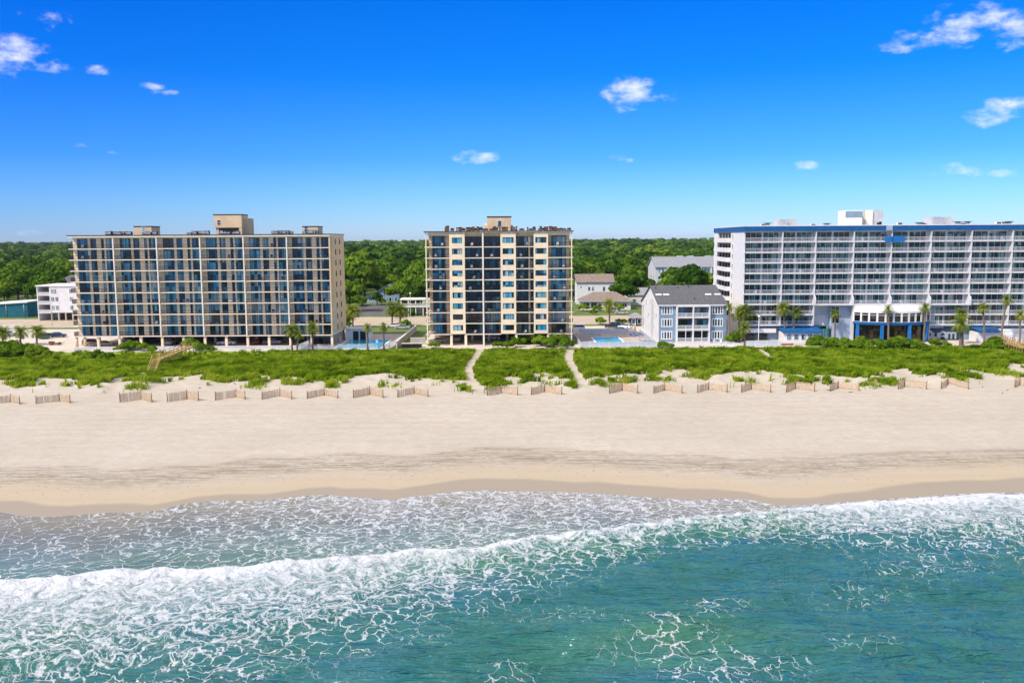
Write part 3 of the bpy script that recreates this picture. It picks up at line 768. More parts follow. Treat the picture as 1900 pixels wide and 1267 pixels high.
# ------------------------------------------------------------------ 2. square tower in the middle
def square_tower():
    Yf = 216.0; xl = XY(790, Yf, 15); X = lambda px: XY(px, Yf, 15) - xl
    fl = 2.73; g = 2.95; n = 9; top = g + n*fl + .75; D = 20.0; rec = 2.0
    W = X(1062)
    root = empty('apartment_tower', (xl, Yf, 0))
    tag(root, 'narrower beige ten-storey tower with window columns between dark balconies, in the middle', 'apartment building')
    cols = [(834.5, 863, 839.5, 858.5), (929, 957.5, 933, 953.5), (990.5, 1017, 993.5, 1014)]
    bals = [(791, 834.5), (863, 895.2), (898, 929), (957.5, 990.5), (1017, 1061.5)]
    for a, c, w0, w1 in cols:
        b = MB()
        b.box(X(a), X(w0), 0, rec+1, g, top); b.box(X(w1), X(c), 0, rec+1, g, top)
        for i in range(n):
            z = g + i*fl
            b.box(X(w0), X(w1), .004, rec+.99, z, z+.86); b.box(X(w0), X(w1), .004, rec+.99, z+2.26, (z+fl) if i < n-1 else top)
        b.build('window_column', M['stucco_lt'], root)
        wm = winmesh('window', X(w1)-X(w0), 1.4, 2, [M['dark'], M['glass_blue']], .06)
        for i in range(n): part('window', wm, root, (X(w0), .14, g+i*fl+.86))
    b = MB(); b.box(.9, W-.9, rec+.35, D, g, top)
    b.box(X(1017)+.003, W-.25, 3.2, 5.0, 0, g-.21)
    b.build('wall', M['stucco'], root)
    for a, c in bals[1:4]:
        b = MB(); b.box(X(a), X(c), rec+.1, rec+.34, top-1.1, top); b.build('spandrel', M['stucco_lt'], root)
    for a, c in (bals[0], bals[4]):
        b = MB(); b.box(X(a)+(.5 if a < 800 else 0), X(c)-(.5 if a > 1000 else 0), .3, rec+.34, top-.72, top); b.build('spandrel', M['stucco_lt'], root)
    b = MB(); b.box(X(981), X(984), rec-.4, rec+.1, g, top-1.1); b.build('pier', M['stucco_lt'], root)
    b = MB(); b.box(X(895.2), X(898), -.15, rec, 0, top+.1); b.build('fin', M['trim'], root)
    # corner returns: beige side walls of the end balconies
    for (p0, p1) in ((793, 802), (827, 834.4), (1017.1, 1023.5), (1051, 1060)):
        b = MB(); b.box(X(p0)+(.4 if p0 < 800 else 0), X(p1)-(.4 if p1 > 1055 else 0), rec-.25, rec+.34, g, top-.72); b.build('balcony_wall', M['stucco'], root)
    for (sx, x) in ((0, .0), (1, W)):
        b = MB(); x0 = .06 if sx == 0 else W-.34
        b.box(x0, x0+.28, .05, .36, 0, top); b.build('corner_post', M['stucco_lt'], root)
    for i in range(n):
        z = g + i*fl
        for j, (a, c) in enumerate(bals):
            b = MB(); x0 = X(a) - (.28 if j == 0 else 0); x1 = X(c) + (.28 if j == 4 else 0)
            b.box(x0, x1, -.02, rec+.34, z-.2, z)
            if j == 0: b.box(x0, x0+1.1, rec+.34, 9, z-.2, z)
            if j == 4: b.box(x1-1.1, x1, rec+.34, 9, z-.2, z)
            b.build('balcony_slab', M['trim'], root)
    rnd = random.Random(8)
    for j, (a, c) in enumerate(bals):
        x0 = X(a); x1 = X(c); w = x1-x0-.02
        end = j in (0, 4)
        rm = railmesh('railing', w + (.2 if end else 0), 1.06, M['dark'], .12, .045, .06, ret=[(3.0, 0 if j == 0 else w+.145)] if end else None)
        if end:
            q0, q1 = (X(802), X(827)) if j == 0 else (X(1023.5), X(1051))
            wm = winmesh('sliding_door', q1-q0, fl-.25, 3, [M['dark'], M['glass_blue']], .06)
        else:
            q0, q1 = x0+.02, x1-.02
            wm = winmesh('sliding_door', q1-q0, fl-.25, 3, [M['dark'], M['glass_dark']], .10)
        for i in range(n):
            z = g + i*fl
            part('railing', rm, root, (x0 - (.2 if j == 0 else 0) + .01, .06, z))
            part('sliding_door', wm, root, (q0, rec-.1 if end else rec, z+.012))
            if rnd.random() < .85:
                cc = rnd.choice(['white', 'dark', 'blue', 'grey', 'white'])
                balcony_chair(root, x0 + w*rnd.uniform(.25, .75), .75, z, rnd.uniform(-.7, .7), cc, f'{cc} chair on {ORD[n-i]} balcony from top, {ORD[j+1]} balcony column from left, beige middle tower',
                              'chairs on the balconies of the middle tower')
    b = MB(); b.box(-.2, W+.2, -.25, D+.1, top, top+.16); b.box(-.28, W+.28, -.33, D+.2, top+.16, top+.36, 1)
    b.build('roof', [M['trim'], M['roofcap']], root)
    # ground floor: parking between columns
    cm = MB(); cm.box(-.3, .3, -.3, .3, 0, g-.2); me = cm.mesh('column', M['stucco_lt'])
    for px in (836, 863, 957.5, 1017): part('column', me, root, (X(px), .5, 0))
    for px in (808, 840, 872, 905, 940, 975): part('column', me, root, (X(px), 10, 0))
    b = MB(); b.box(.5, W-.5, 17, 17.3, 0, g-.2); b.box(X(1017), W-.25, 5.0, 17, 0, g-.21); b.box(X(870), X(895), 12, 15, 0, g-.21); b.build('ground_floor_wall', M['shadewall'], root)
    b = MB(); b.box(.2, W-.2, rec+.36, D-.02, g-.19, g-.004); b.build('transfer_slab', M['trim'], root)
    wm = winmesh('vent_window', .9, .5, 2, [M['trim'], M['glass_black']], .05); part('vent_window', wm, root, (X(1026), 3.12, 1.6))
    # penthouse
    z0 = top+.36; x0 = X(904); x1 = X(949); yo = 6
    h = PY(926, 403, Yf+yo).z - z0
    b = MB(); b.box(x0, x1, yo, yo+6, z0, z0+h); b.prism([(yo+1, z0), (yo+6, z0), (yo+6, z0+2.0), (yo+1, z0+1.6)], 'x', x0-.9, x0-.003)
    b.prism([(x1+.003, z0), (x1+2.2, z0), (x1+.003, z0+1.7)], 'y', yo+1, yo+5)
    o = b.build('penthouse', M['stucco'], root)
    b = MB(); b.box(x0-.12, x1+.12, yo-.12, yo+6.1, z0+h, z0+h+.22); b.build('cap', M['roofcap'], o)
    wm = winmesh('window', 1.05, 1.75, 1, [M['trim'], M['glass_pale']], .07); part('window', wm, o, (x0+(x1-x0)*.42, yo-.06, z0+h-2.6))
    b = MB(); b.box(x0+1.4, x0+2.2, yo-.1, yo-.003, z0+h-2.5, z0+h-2.3); b.build('vent_grille', M['rust'], o)
    sp = []; rr = random.Random(9)
    px = 829
    while px < 1062:
        if not (902 < px < 912):
            k = rr.choice(['unit', 'unit', 'unit', 'flue', 'pipe']); hh = .5+.5*rr.random()
            sp.append((X(px), 1.6+rr.random()*2.5, z0, .8+.6*rr.random() if k != 'pipe' else .3, .8, hh if k != 'flue' else .9, k))
        px += rr.uniform(5, 12)
    sp += [(X(831), 1.6, z0, .8, .8, 1.25, 'flue'), (X(1022), 1.6, z0, .7, .7, 1.0, 'flue'), (X(879), 1.5, z0, .6, .6, 1.0, 'flue'), (X(887), 1.5, z0, .6, .6, 1.0, 'flue'), (X(1004), 1.5, z0, .6, .6, 1.0, 'flue')]
    rooftop_cluster(root, sp, [M['rust'], M['darkmetal']])
square_tower()

# ------------------------------------------------------------------ 3. white resort hotel (right)
def hotel():
    Yf = 225.0; Y2 = 222.0
    x0 = XY(1379, Yf, 15); x2 = XY(1880, Y2, 15)
    rz = math.atan2(Y2-Yf, x2-x0)
    root = empty('resort_hotel', (x0, Yf, 0), rz)
    tag(root, 'white ten-storey resort hotel with blue roof band, railed balconies and bowed glass pavilion', 'hotel')
    def X(px):                      # photo column on the facade plane -> local x
        lo, hi = -5.0, 140.0
        for _ in range(40):
            md = (lo+hi)/2
            wx = x0 + md*math.cos(rz); wy = Yf + md*math.sin(rz)
            if wx/wy*F*1.0 < (px-950)*1.0: lo = md
            else: hi = md
        return (lo+hi)/2
    k_ = X(1700); 
    fl = 2.68; g = 4.05; n = 9; top = g + n*fl; D = 39.0; bd = 2.0
    L = X(2060)
    fins = [X(p) for p in (1446.5, 1507.5, 1577, 1646, 1718, 1792, 1867, 1943, 2020)]
    st = [0.0] + fins
    # body, end wall with open stair balconies
    b = MB(); b.box(.004, L, .26, D, g-2.0, top); b.build('body', M['white'], root)
    b = MB()
    yr0, yr1 = 15.0, 33.5
    b.box(-.35, 0, -1.2, yr0, 0, top); b.box(-.35, 0, yr1, D, 0, top)
    b.box(-.347, 0, yr0, yr1, 0, g-.6); b.box(-.347, 0, yr0, yr1, top-.12, top)
    b.build('end_wall', M['white'], root)
    b = MB()
    b.box(-.05, -.02, yr0+.1, yr1-.1, g, top-.1); b.build('walkway_wall', M['shadewall'], root)
    sw = winmesh('slit_window', .95, 1.3, 1, [M['trim'], M['glass_black']], .05)
    for i in range(n):
        z = g + i*fl
        b = MB(); b.box(-1.5, -.355, yr0+.05, yr1-.05, z-.18, z); b.box(-1.5, -1.36, yr0+.05, yr1-.05, z, z+1.02)
        b.box(-1.355, -.36, yr0+.05, yr0+.19, z, z+1.02); b.box(-1.355, -.36, yr1-.19, yr1-.05, z, z+1.02)
        b.build('walkway_balcony', M['white'], root)
        part('slit_window', sw, root, (-.45, 12.6, z+.75), R(-90))
        for yy in (17, 21, 25, 29.5):
            b = MB(); b.box(-.16, -.06, yy, yy+1.6, z+.05, z+2.1); b.build('walkway_door', M['black'], root)
    # blue band around the roof
    b = MB(); b.box(-.6, L, -bd-.25, -bd-.02, top+.02, top+1.25); b.box(-.6, -.36, -bd-.02, D, top+.02, top+1.25)
    b.build('roof_band', M['blue'], root)
    b = MB(); b.box(-.7, L, -bd-.32, -bd+.2, top+1.25, top+1.5); b.box(-.7, -.2, -bd+.2, D, top+1.25, top+1.5); b.box(-.36, L, -bd-.01, D, top+.003, top+.6)
    b.build('parapet_cap', M['white'], root)
    # facade
    low = lambda x: not (X(1538) < x < X(1752))
    b = MB(); seg = []
    for k in range(len(st)-1):
        a, c = st[k], st[k+1]; w = c-a
        pm_ = .50 if k % 2 == 0 else .46
        seg.append((a+.25, a+w*pm_-.25, a+w*pm_+.15, c-.55))
        for (p, q) in ((a, a+.25), (a+w*pm_-.25, a+w*pm_+.15), (c-.55, c)):
            b.box(p, q, .0, .25, g, top)
        for i in range(n): b.box(a+.25, c-.55, .004, .246, g+i*fl+2.44, g+(i+1)*fl)
    b.build('facade_wall', M['hotel'], root)
    for i in range(n):
        z = g + i*fl; ext = .0
        b = MB()
        for k in range(len(st)-1):
            if i < 2 and not low((st[k]+st[k+1])/2): continue
            e = 1.2 if (i == 2 and 1 < k < 6) else 0
            b.box(st[k]+(.13 if k else -.3), st[k+1]-.13, -bd-e, -.003, z-.2, z)
        b.build('floor_slab', M['white'], root)
    rnd = random.Random(12)
    # fins: slim above, swelling out on an S-curve at the foot
    for k, x in enumerate(fins):
        b = MB()
        if 1 <= k <= 5:
            zb = g + 2*fl - .2
            pr = [(-.004, zb), (-bd-1.3, zb), (-bd-1.3, zb+1.3), (-bd-1.2, zb+1.75), (-bd-.9, zb+2.15), (-bd-.4, zb+2.4), (-bd-.12, zb+2.75), (-bd-.1, top+.02), (-.004, top+.02)]
            b.prism(pr, 'x', x-.13, x+.13)
            if low(x): b.box(x-.128, x+.128, -bd-.1, -.004, g-.2, zb)
        else: b.box(x-.13, x+.13, -bd-.1, -.004, g-.2, top+.02)
        b.build('fin', M['hotel'], root)
    cols = ['white', 'white', 'red', 'blue', 'grey', 'dark']
    for k in range(len(st)-1):
        a, c = st[k], st[k+1]; w = c-a-.28
        rm = railmesh('railing', w, 1.06, M['white_metal'], .30, .05, .075)
        p0, p1, q0, q1 = seg[k]  # two like window groups per bay; sliding_door names the second group
        wm = winmesh('window', p1-p0, 2.43, 3, [M['white_metal'], M['glass_teal']], .07); wd = winmesh('sliding_door', q1-q0, 2.43, 3, [M['white_metal'], M['glass_teal']], .07)
        for i in range(n):
            z = g + i*fl
            if i < 2 and not low((a+c)/2): continue
            e = 1.2 if (i == 2 and 1 < k < 6) else 0
            part('railing', rm, root, (a+.14, -bd-e+.03, z)); part('window', wm, root, (p0, .05, z+.012)); part('sliding_door', wd, root, (q0, .05, z+.012))
            if k < 7:
                for rep, f_ in ((0, rnd.uniform(.12, .42)), (1, rnd.uniform(.55, .85))):
                    if rnd.random() < .62:
                        cc = rnd.choice(cols); half = 'left' if rep == 0 else 'right'
                        balcony_chair(root, a+f_*(c-a), -.85, z, rnd.uniform(-.5, .5), cc, f'{cc} chair in {half} half of {ORD[k+1]} bay, {ORD[n-i]} balcony row from top, white hotel', 'chairs on the hotel balconies')
    # low-floor pieces beside the pavilion
    b = MB(); b.box(X(1540), X(1579), -1.2, .0, 0, g+2*fl-.2); b.build('plain_wall', M['bluegrey_lt'], root); b = MB(); b.box(X(1716), X(1752), -1.2, .0, g-1.0, g+2*fl-.2); b.build('plain_wall', M['bluegrey_lt'], root)
    sb = winmesh('window', X(1510+40)-X(1512), 2.0, 3, [M['white_metal'], M['glass_teal']], .07)
    tg = winmesh('stair_window', X(1749)-X(1733), 2*fl-.9, 2, [M['white_metal'], M['glass_teal']], .1, 2); part('stair_window', tg, root, (X(1733), -1.26, g+.2))
    tg2 = winmesh('stair_window', X(1557)-X(1541), 2*fl-.9, 2, [M['white_metal'], M['glass_teal']], .1, 2); part('stair_window', tg2, root, (X(1541), -1.26, g+.3))
    # blue signboards on the top floor
    zt = g + 8*fl
    b = MB(); b.box(X(1633), X(1645), -bd-.55, -bd-.03, zt-.3, zt+1.15); b.box(X(1645)+.003, X(1668), -bd-.30, -bd-.03, zt-.22, zt+1.3); b.build('blue_panel', M['blue_lt'], root)
    b = MB(); b.box(X(1634), X(1645), -bd-.5, -bd-.26, top+.0, top+1.3); b.build('blue_panel', M['bluegrey_lt'], root)
    # ground level: dark recess, awning bar, blue wall
    b = MB(); b.box(0, X(1579), -.6, 0, 0, g-.21); b.box(X(1716), L, -.6, 0, 0, g-.21); b.build('ground_floor_wall', M['bluegrey'], root)
    b = MB(); b.box(X(1384), X(1440), -1.6, -.61, 2.0, 3.1); b.build('signboard', M['white'], root)
    b = MB(); b.box(X(1519), X(1542), -1.4, -.61, .4, g-.3); b.build('pool_glass', M['glass_teal'], root); b = MB(); b.box(X(1384), X(1424), -1.4, -.61, .2, 1.9); b.build('pool_glass', M['glass_teal'], root)
    b = MB()
    b.prism([(-6.5, 2.45), (-6.5, 2.75), (-.62, 3.7), (-.62, 3.3)], 'x', X(1444), X(1516)); b.build('awning', M['blue'], root)
    b = MB(); b.prism([(-6.5, 2.45), (-6.5, 2.75), (-.62, 3.7), (-.62, 3.3)], 'x', X(1801), X(1842)); b.build('awning', M['blue'], root)
    b = MB(); b.box(X(1446), X(1514), -6.0, -1.0, 0, 2.42); b.build('bar_wall', M['white'], root); b = MB(); b.box(X(1800), X(1850), -5.4, -1.0, 0, 2.42); b.box(X(1850)+.01, L, -4.5, -1.0, 0, 1.9); b.box(X(1846), L, -3.9, -.61, 1.9, 2.9); b.build('bar_wall', M['white'], root)
    bw = winmesh('bar_window', 1.0, 1.3, 1, [M['bluegrey'], M['glass_pale']], .08)
    for px in (1452, 1465, 1478, 1490, 1502): part('bar_window', bw, root, (X(px), -6.1, .75))
    # bowed pavilion
    xa, xb = X(1577.5), X(1718.5); xc = (xa+xb)/2; hw = (xb-xa)/2; sag = 4.0
    Rr = (hw*hw + sag*sag)/(2*sag)
    def arc(t, dr=0):
        th = math.asin(hw/Rr)*t; return xc + (Rr+dr)*math.sin(th), -3.42 - ((Rr+dr)*math.cos(th) - (Rr - sag))
    nn = 22
    def ring(name, z0, z1, dr, mat, inner=-.25, z0i=None, z1i=None):
        b = MB()
        for i in range(nn):
            t0 = -1 + 2*i/nn; t1 = -1 + 2*(i+1)/nn
            o0, o1 = arc(t0, dr), arc(t1, dr); i0, i1 = arc(t0, dr+inner), arc(t1, dr+inner)
            vs = [(*o0, z0), (*o1, z0), (*i1, z0), (*i0, z0), (*o0, z1), (*o1, z1), (*i1, z1i or z1), (*i0, z1i or z1)]
            b.add(vs, [(0,3,2,1),(4,5,6,7),(0,1,5,4),(2,3,7,6)] + ([(0,4,7,3)] if i == 0 else []) + ([(1,2,6,5)] if i == nn-1 else []))
        return b.build(name, mat, root)
    z1, z2, z3, z4 = 4.5, 5.15, 7.5, 7.85
    ring('pavilion_band', z1, z2, .05, M['blue'], -.6)
    ring('pavilion_fascia', z3, z4, .05, M['white'], -.5)
    b = MB()                        # sloped white roof back to the facade
    rim = [arc(-1 + 2*i/nn, .05) for i in range(nn+1)]
    for i in range(nn):
        (ax, ay), (bx, by) = rim[i], rim[i+1]
        b.add([(ax, ay, z4+.003), (bx, by, z4+.003), (bx, -3.4, 9.18), (ax, -3.4, 9.18)], [(0,1,2,3)])
    b.box(xa, xb, -3.4, -1.21, 9.0, 9.18); b.box(xa, xa+.2, -3.4, -1.21, 0, 8.997); b.box(xb-.2, xb, -3.4, -1.21, 0, 8.997)
    b.build('pavilion_roof', M['ltgrey'], root, fix=False)
    for i in range(11):
        t0 = -1 + 2*(i+.08)/11; t1 = -1 + 2*(i+.92)/11
        a, c = arc(t0, -.1), arc(t1, -.1); w = math.hypot(c[0]-a[0], c[1]-a[1]); hgt = z3-z2-.02
        wm = winmesh('pavilion_window', w, hgt, 1, [M['white_metal'], M['glass_black']], .09); wm2 = MB()
        part('pavilion_window', wm, root, (a[0], a[1], z2+.01), math.atan2(c[1]-a[1], c[0]-a[0]))
        p = MB(); p.box(0, w, .0, .07, hgt*.74, hgt*.74+.1); p.build('transom', M['white_metal'], root, (a[0], a[1]-.02, z2+.01), math.atan2(c[1]-a[1], c[0]-a[0]))
    for i in range(12):
        t = -1 + 2*i/11; a = arc(t, -.08); t2 = arc(t+.001, -.08)
        p = MB(); p.box(-.2, .2, -.1, .35, 0, z3-z2); p.build('mullion', M['white_metal'], root, (a[0], a[1], z2), math.atan2(t2[1]-a[1], t2[0]-a[0]))
    ring('pavilion_glass', .3, z1, -.9, M['glass_black'], -.15)
    for t in (-.90, -.34, .31, .88):
        a = arc(t, -.3); p = MB(); p.box(-.36, .36, -.3, .3, 0, z1); p.build('blue_column', M['blue_lt'], root, (a[0], a[1], 0))
    # pale mural letters on the dark passage wall
    b = MB(); b.box(X(1716), X(1779), -1.62, -.61, 0, g-1.05); b.build('mural_wall', M['mural'], root)
    b = MB(); y0, y1 = -1.68, -1.625
    def letter(cx, kind, s=1.0):
        if kind == 'O':
            n_ = 14
            for i in range(n_):
                a0 = 2*math.pi*i/n_; a1 = 2*math.pi*(i+1)/n_
                q = [(cx+1.05*s*math.cos(a0), 1.45+1.2*s*math.sin(a0)), (cx+1.05*s*math.cos(a1), 1.45+1.2*s*math.sin(a1)), (cx+.5*s*math.cos(a1), 1.45+.62*s*math.sin(a1)), (cx+.5*s*math.cos(a0), 1.45+.62*s*math.sin(a0))]
                b.prism(q, 'y', y0, y1)
        if kind == 'u':
            b.box(cx-.75, cx-.35, y0, y1, .9, 2.0); b.box(cx+.35, cx+.75, y0, y1, .9, 2.0); b.box(cx-.75, cx+.75, y0, y1, .45, .897)
        if kind == 'a':
            for i in range(8):
                a0 = math.pi*i/8; a1 = math.pi*(i+1)/8
                q = [(cx+1.1*math.cos(a0), 1.3+1.1*math.sin(a0)), (cx+1.1*math.cos(a1), 1.3+1.1*math.sin(a1)), (cx+.55*math.cos(a1), 1.3+.55*math.sin(a1)), (cx+.55*math.cos(a0), 1.3+.55*math.sin(a0))]
                b.prism(q, 'y', y0, y1)
            b.box(cx-1.1, cx-.55, y0, y1, .35, 1.297); b.box(cx+.55, cx+1.1, y0, y1, .35, 1.297); b.box(cx-.547, cx+.547, y0, y1, .95, 1.25)
        if kind == 'm':
            for dx in (-1.25, -.2, .85): b.box(cx+dx, cx+dx+.42, y0, y1, .35, 1.7)
            b.box(cx-1.25, cx+1.27, y0, y1, 1.703, 2.15)
    letter(X(1722)+.2, 'O'); letter(X(1736), 'u'); letter(X(1749), 'a'); letter(X(1765), 'm')
    b.build('mural_lettering', pm('faded_mural_paint', (.36, .43, .50), .85, .15, 1.0), root)
    # roof houses
    z0 = top+.6
    def house(pxa, pxb, pytop, yo, d, name='roof_house'):
        xa = X(pxa)*(Yf+yo)/Yf; xb = X(pxb)*(Yf+yo)/Yf; xa += yo*0; 
        xa = (pxa-950)/F*(Yf+yo+0.2) - x0; xb = (pxb-950)/F*(Yf+yo+0.2) - x0
        h = PY((pxa+pxb)/2, pytop, Yf+yo).z - z0
        b = MB(); b.box(xa, xb, yo, yo+d, z0, z0+h)
        o = b.build(name, M['grey_lt'], root); return o, xa, xb, h
    o, a, c, h = house(1572, 1624, 391, 12, 8)
    b = MB(); b.box(a-3.2, a+1.2, 9, 15, z0, z0+h-.3); b.box(a-3.3, a+1.3, 8.9, 15.1, z0+h-.297, z0+h-.05); b.box(a+3.0, a+4.8, 11.4, 11.997, z0, z0+h+.1); b.build('stair_head', M['trim'], o)
    b = MB(); b.box(a-3.27, a+1.2, 8.93, 8.997, z0+h-1.9, z0+h-.3); b.build('blue_band', M['bluegrey'], o)
    b = MB(); b.box(c-.9, c-.3, 11.93, 11.997, z0+.3, z0+1.9); b.box(a+6.2, a+6.9, 11.8, 11.997, z0+.9, z0+1.6); b.build('door', M['black'], o)
    b = MB(); b.box(a+5, c-1, 11.95, 11.998, z0+1.9, z0+h-.4); b.build('grey_panel', M['grey'], o)
    o, a, c, h = house(1438, 1470, 407, 13, 6)
    b = MB(); b.box(a+.1, a+2.2, 12.94, 12.997, z0+h-1.3, z0+h-.1); b.build('blue_band', M['bluegrey'], o)
    b = MB(); b.box(a-.1, a+1.8, 11.2, 12.9, z0, z0+h-.1); b.build('air_handler', M['steel'], o)
    o, a, c, h = house(1713, 1750, 403, 13, 6)
    b = MB(); b.box(a+.1, a+2.2, 12.94, 12.997, z0+h-1.3, z0+h-.1); b.build('blue_band', M['bluegrey'], o)
    b = MB(); b.box(a-.1, a+2.2, 10.8, 12.9, z0, z0+h-.2); b.build('air_handler', M['steel'], o)
    sp = []; rr = random.Random(4)
    for px in (1410, 1418, 1500, 1525, 1655, 1690, 1698, 1758, 1768, 1776, 1830, 1842, 1850): sp.append(((px-950)/F*(Yf+3) - x0, 2.0, z0, 1.2, 1.0, 1.25+.3*rr.random(), rr.choice(['unit', 'pipe'])))
    rooftop_cluster(root, sp, [M['white_metal'], M['darkmetal']])
hotel()
# ------------------------------------------------------------------ ground behind the dune, roads, lots
def groundmat():
    mt, nt, nd, lk = newmat("ground")
    out = N(nt, 'ShaderNodeOutputMaterial'); b = N(nt, 'ShaderNodeBsdfPrincipled'); lk.new(b.outputs[0], out.inputs[0])
    geo = N(nt, 'ShaderNodeNewGeometry').outputs['Position']
    n1 = noise(nt, geo, .06, 5, .6); n2 = noise(nt, geo, .7, 4, .6)
    c = mixc(nt, maprange(nt, n1, .35, .65), (.075, .12, .020), (.13, .18, .035))
    c = mixc(nt, maprange(nt, n2, .5, .8, 0, .6), c, (.15, .14, .07))
    lk.new(c, b.inputs['Base Color']); b.inputs['Roughness'].default_value = .95
    return mt
gx = lines([(-9000,-300,600),(-300,300,20),(300,9000,600)]); gy = lines([(LOTY-.6,LOTY+.4,.5),(LOTY+.4,400,10),(400,9000,300)])
X, Y, Fq = gridmesh(gx, gy)
me = fastmesh("ground", np.stack([X, Y, np.where(Y < LOTY+.2, -.25, 0*X-.02)], -1).reshape(-1, 3), Fq, groundmat(), smooth=True)
tag(link("ground", me), kind="structure")
M['asphalt_pale'] = pm('sunbleached_road', (.46, .38, .29), .95, .08, .25, .1, .1)
M['asphalt'] = pm('asphalt', (.135, .13, .135), .95, .15, .3, .1, .1)
M['lot'] = pm('pale_concrete', (.58, .52, .44), .95, .10, .25, .1, .1)
M['lawn'] = pm('lawn', (.13, .19, .025), .95, .25, .35, .2, .1)
M['deck'] = pm('pool_deck', (.47, .40, .34), .9, .10, .5, .1)
M['pavers'] = pm('grey_pavers', (.36, .32, .30), .9, .12, 1.0, .1)
def sheet(name, pts, z, mat, kind="structure"):
    b = MB(); b.add([(x, y, z) for x, y in pts], [tuple(range(len(pts)))])
    me = b.mesh(name, mat, fix=False)
    if me.polygons[0].normal.z < 0: me.flip_normals()
    return tag(link(name, me), kind=kind)
def rect(x0, x1, y0, y1): return [(x0, y0), (x1, y0), (x1, y1), (x0, y1)]
yr0 = G(60, 612, 0).y; yr1 = G(60, 589, 0).y
sheet('road', rect(-700, 700, 268, 297), .008, M['asphalt_pale'])
sheet('pavement', rect(-700, 700, 263.5, 267.6), .006, M['lawn'])
sheet('verge', rect(-700, 700, 297.5, 303), .006, M['lawn'])
b = MB(); b.box(-700, 700, 267.6, 267.9, -.1, .13); b.box(-700, 700, 297.1, 297.4, -.1, .13)
tag(b.build('kerb', M['concrete']), kind='structure')
b = MB()
for yy in (282.3, 282.7): b.add([(-700, yy-.07, .014), (700, yy-.07, .014), (700, yy+.07, .014), (-700, yy+.07, .014)], [(0,1,2,3)])
tag(b.build('road_marking', pm('faded_yellow', (.50, .36, .10), .9, .2, 1.0), fix=False), kind='structure')
sheet('parking_lot', rect(-260, -43.6, LOTY+.3, 263), .005, M['lot'])
sheet('parking_lot', rect(-22.9, 16.8, LOTY+.3, 263), .005, M['lot'])
sheet('parking_lot', rect(17.2, 200, LOTY+2.2, 263), .005, M['lot'])
sheet('driveway', [(G(648, 588).x, 303.5), (G(765, 588).x, 303.5), (G(752, 563).x, G(752, 563).y), (G(668, 566).x, G(668, 566).y)], .006, M['asphalt'])
sheet('side_street', rect(-95, -30, 367, 371), .007, M['lot'])

# ------------------------------------------------------------------ cars
CARGLASS = glassmat('car_glass', [(0, (.005, .007, .010)), (1, (.03, .05, .07))], False)
def make_car(kind='sedan', mat=None):
    """origin on the ground at the centre, nose to +x"""
    L, W, H = {'sedan': (4.7, 1.82, 1.42), 'suv': (4.8, 1.92, 1.78), 'hatch': (4.2, 1.8, 1.5)}[kind]
    prof = {'sedan': [(-.5,.30),(-.5,.62),(-.47,.68),(-.30,.72),(.17,.69),(.46,.58),(.5,.48),(.5,.22)],
            'suv': [(-.5,.28),(-.5,.58),(-.48,.62),(-.3,.64),(.18,.63),(.46,.54),(.5,.44),(.5,.2)],
            'hatch': [(-.5,.28),(-.5,.60),(-.48,.66),(-.3,.68),(.2,.66),(.46,.55),(.5,.45),(.5,.2)]}[kind]
    top = {'sedan': [(-.36,.70),(-.20,.98),(-.08,1.0),(.06,.98),(.24,.69)], 'suv': [(-.49,.62),(-.45,.96),(-.3,1.0),(.08,.97),(.25,.63)], 'hatch': [(-.48,.66),(-.38,.95),(-.2,1.0),(.06,.97),(.26,.66)]}[kind]
    root = empty('parked_car', (0, 0, 0))
    b = MB()
    def loft(poly, ws, mi=0):
        n = len(poly); vs = []
        for sgn in (-1, 1):
            for (px, pz), wv in zip(poly, ws): vs.append((px*L, sgn*wv*W/2, pz*H))
        fs = [tuple(range(n)), tuple(2*n-1-i for i in range(n))] + [(i, i+n, (i+1) % n + n, (i+1) % n) for i in range(n)]
        b.add(vs, fs, mi)
    loft([(x, z if z > .4 else .17) for x, z in prof], [.90, .95, .97, 1, 1, .96, .9, .86])
    loft([(x*.985, z-.012 if z < .8 else z) for x, z in top], [.96, .80, .78, .78, .94])
    b.build('body', mat, root)
    b = MB()
    tt = [(x*.93+.0, min(z, .955) if z > .8 else z+.03) for x, z in top]
    loft(tt, [1.0*.965, .855, .825, .825, .955])
    b.build('side_window', CARGLASS, root)
    b = MB()
    (x3, z3), (x4, z4) = top[3], top[4]
    q = lambda t, s, o: ((x3+(x4-x3)*t)*L+.03, s*(.74+.14*t)*W/2, (z3+(z4-z3)*t)*H+.02)
    b.add([q(.1,-1,0), q(.1,1,0), q(.92,1,0), q(.92,-1,0)], [(0,1,2,3)])
    (x0, z0), (x1, z1) = top[0], top[1]
    q2 = lambda t, s: ((x1+(x0-x1)*t)*L-.03, s*(.74+.14*t)*W/2, (z1+(z0-z1)*t)*H+.02)
    b.build('windscreen', CARGLASS, root, fix=False)
    b = MB(); b.add([q2(.1,1), q2(.1,-1), q2(.9,-1), q2(.9,1)], [(0,1,2,3)]); b.build('rear_window', CARGLASS, root, fix=False)
    w = MB(); w.tube([(0, -.11, 0), (0, .11, 0)], [.33, .33], 14, 0); w.tube([(0, -.125, 0), (0, .125, 0)], [.19, .19], 10, 1)
    wm = w.mesh('wheel', [M['rubber'], M['steel']])
    for x in (-.30, .31):
        for y in (-.43, .43): part('wheel', wm, root, (x*L, y*W, .33))
    for y in (-.34, .34):
        l = MB(); l.box(-.03, .03, -.2, .2, -.07, .07); l.build('headlight', M['glass_pale'], root, (.487*L, y*W, .49*H))
        l = MB(); l.box(-.03, .03, -.17, .17, -.09, .09); l.build('tail_light', CH_COL['red'], root, (-.497*L, y*W, .53*H))
    return root
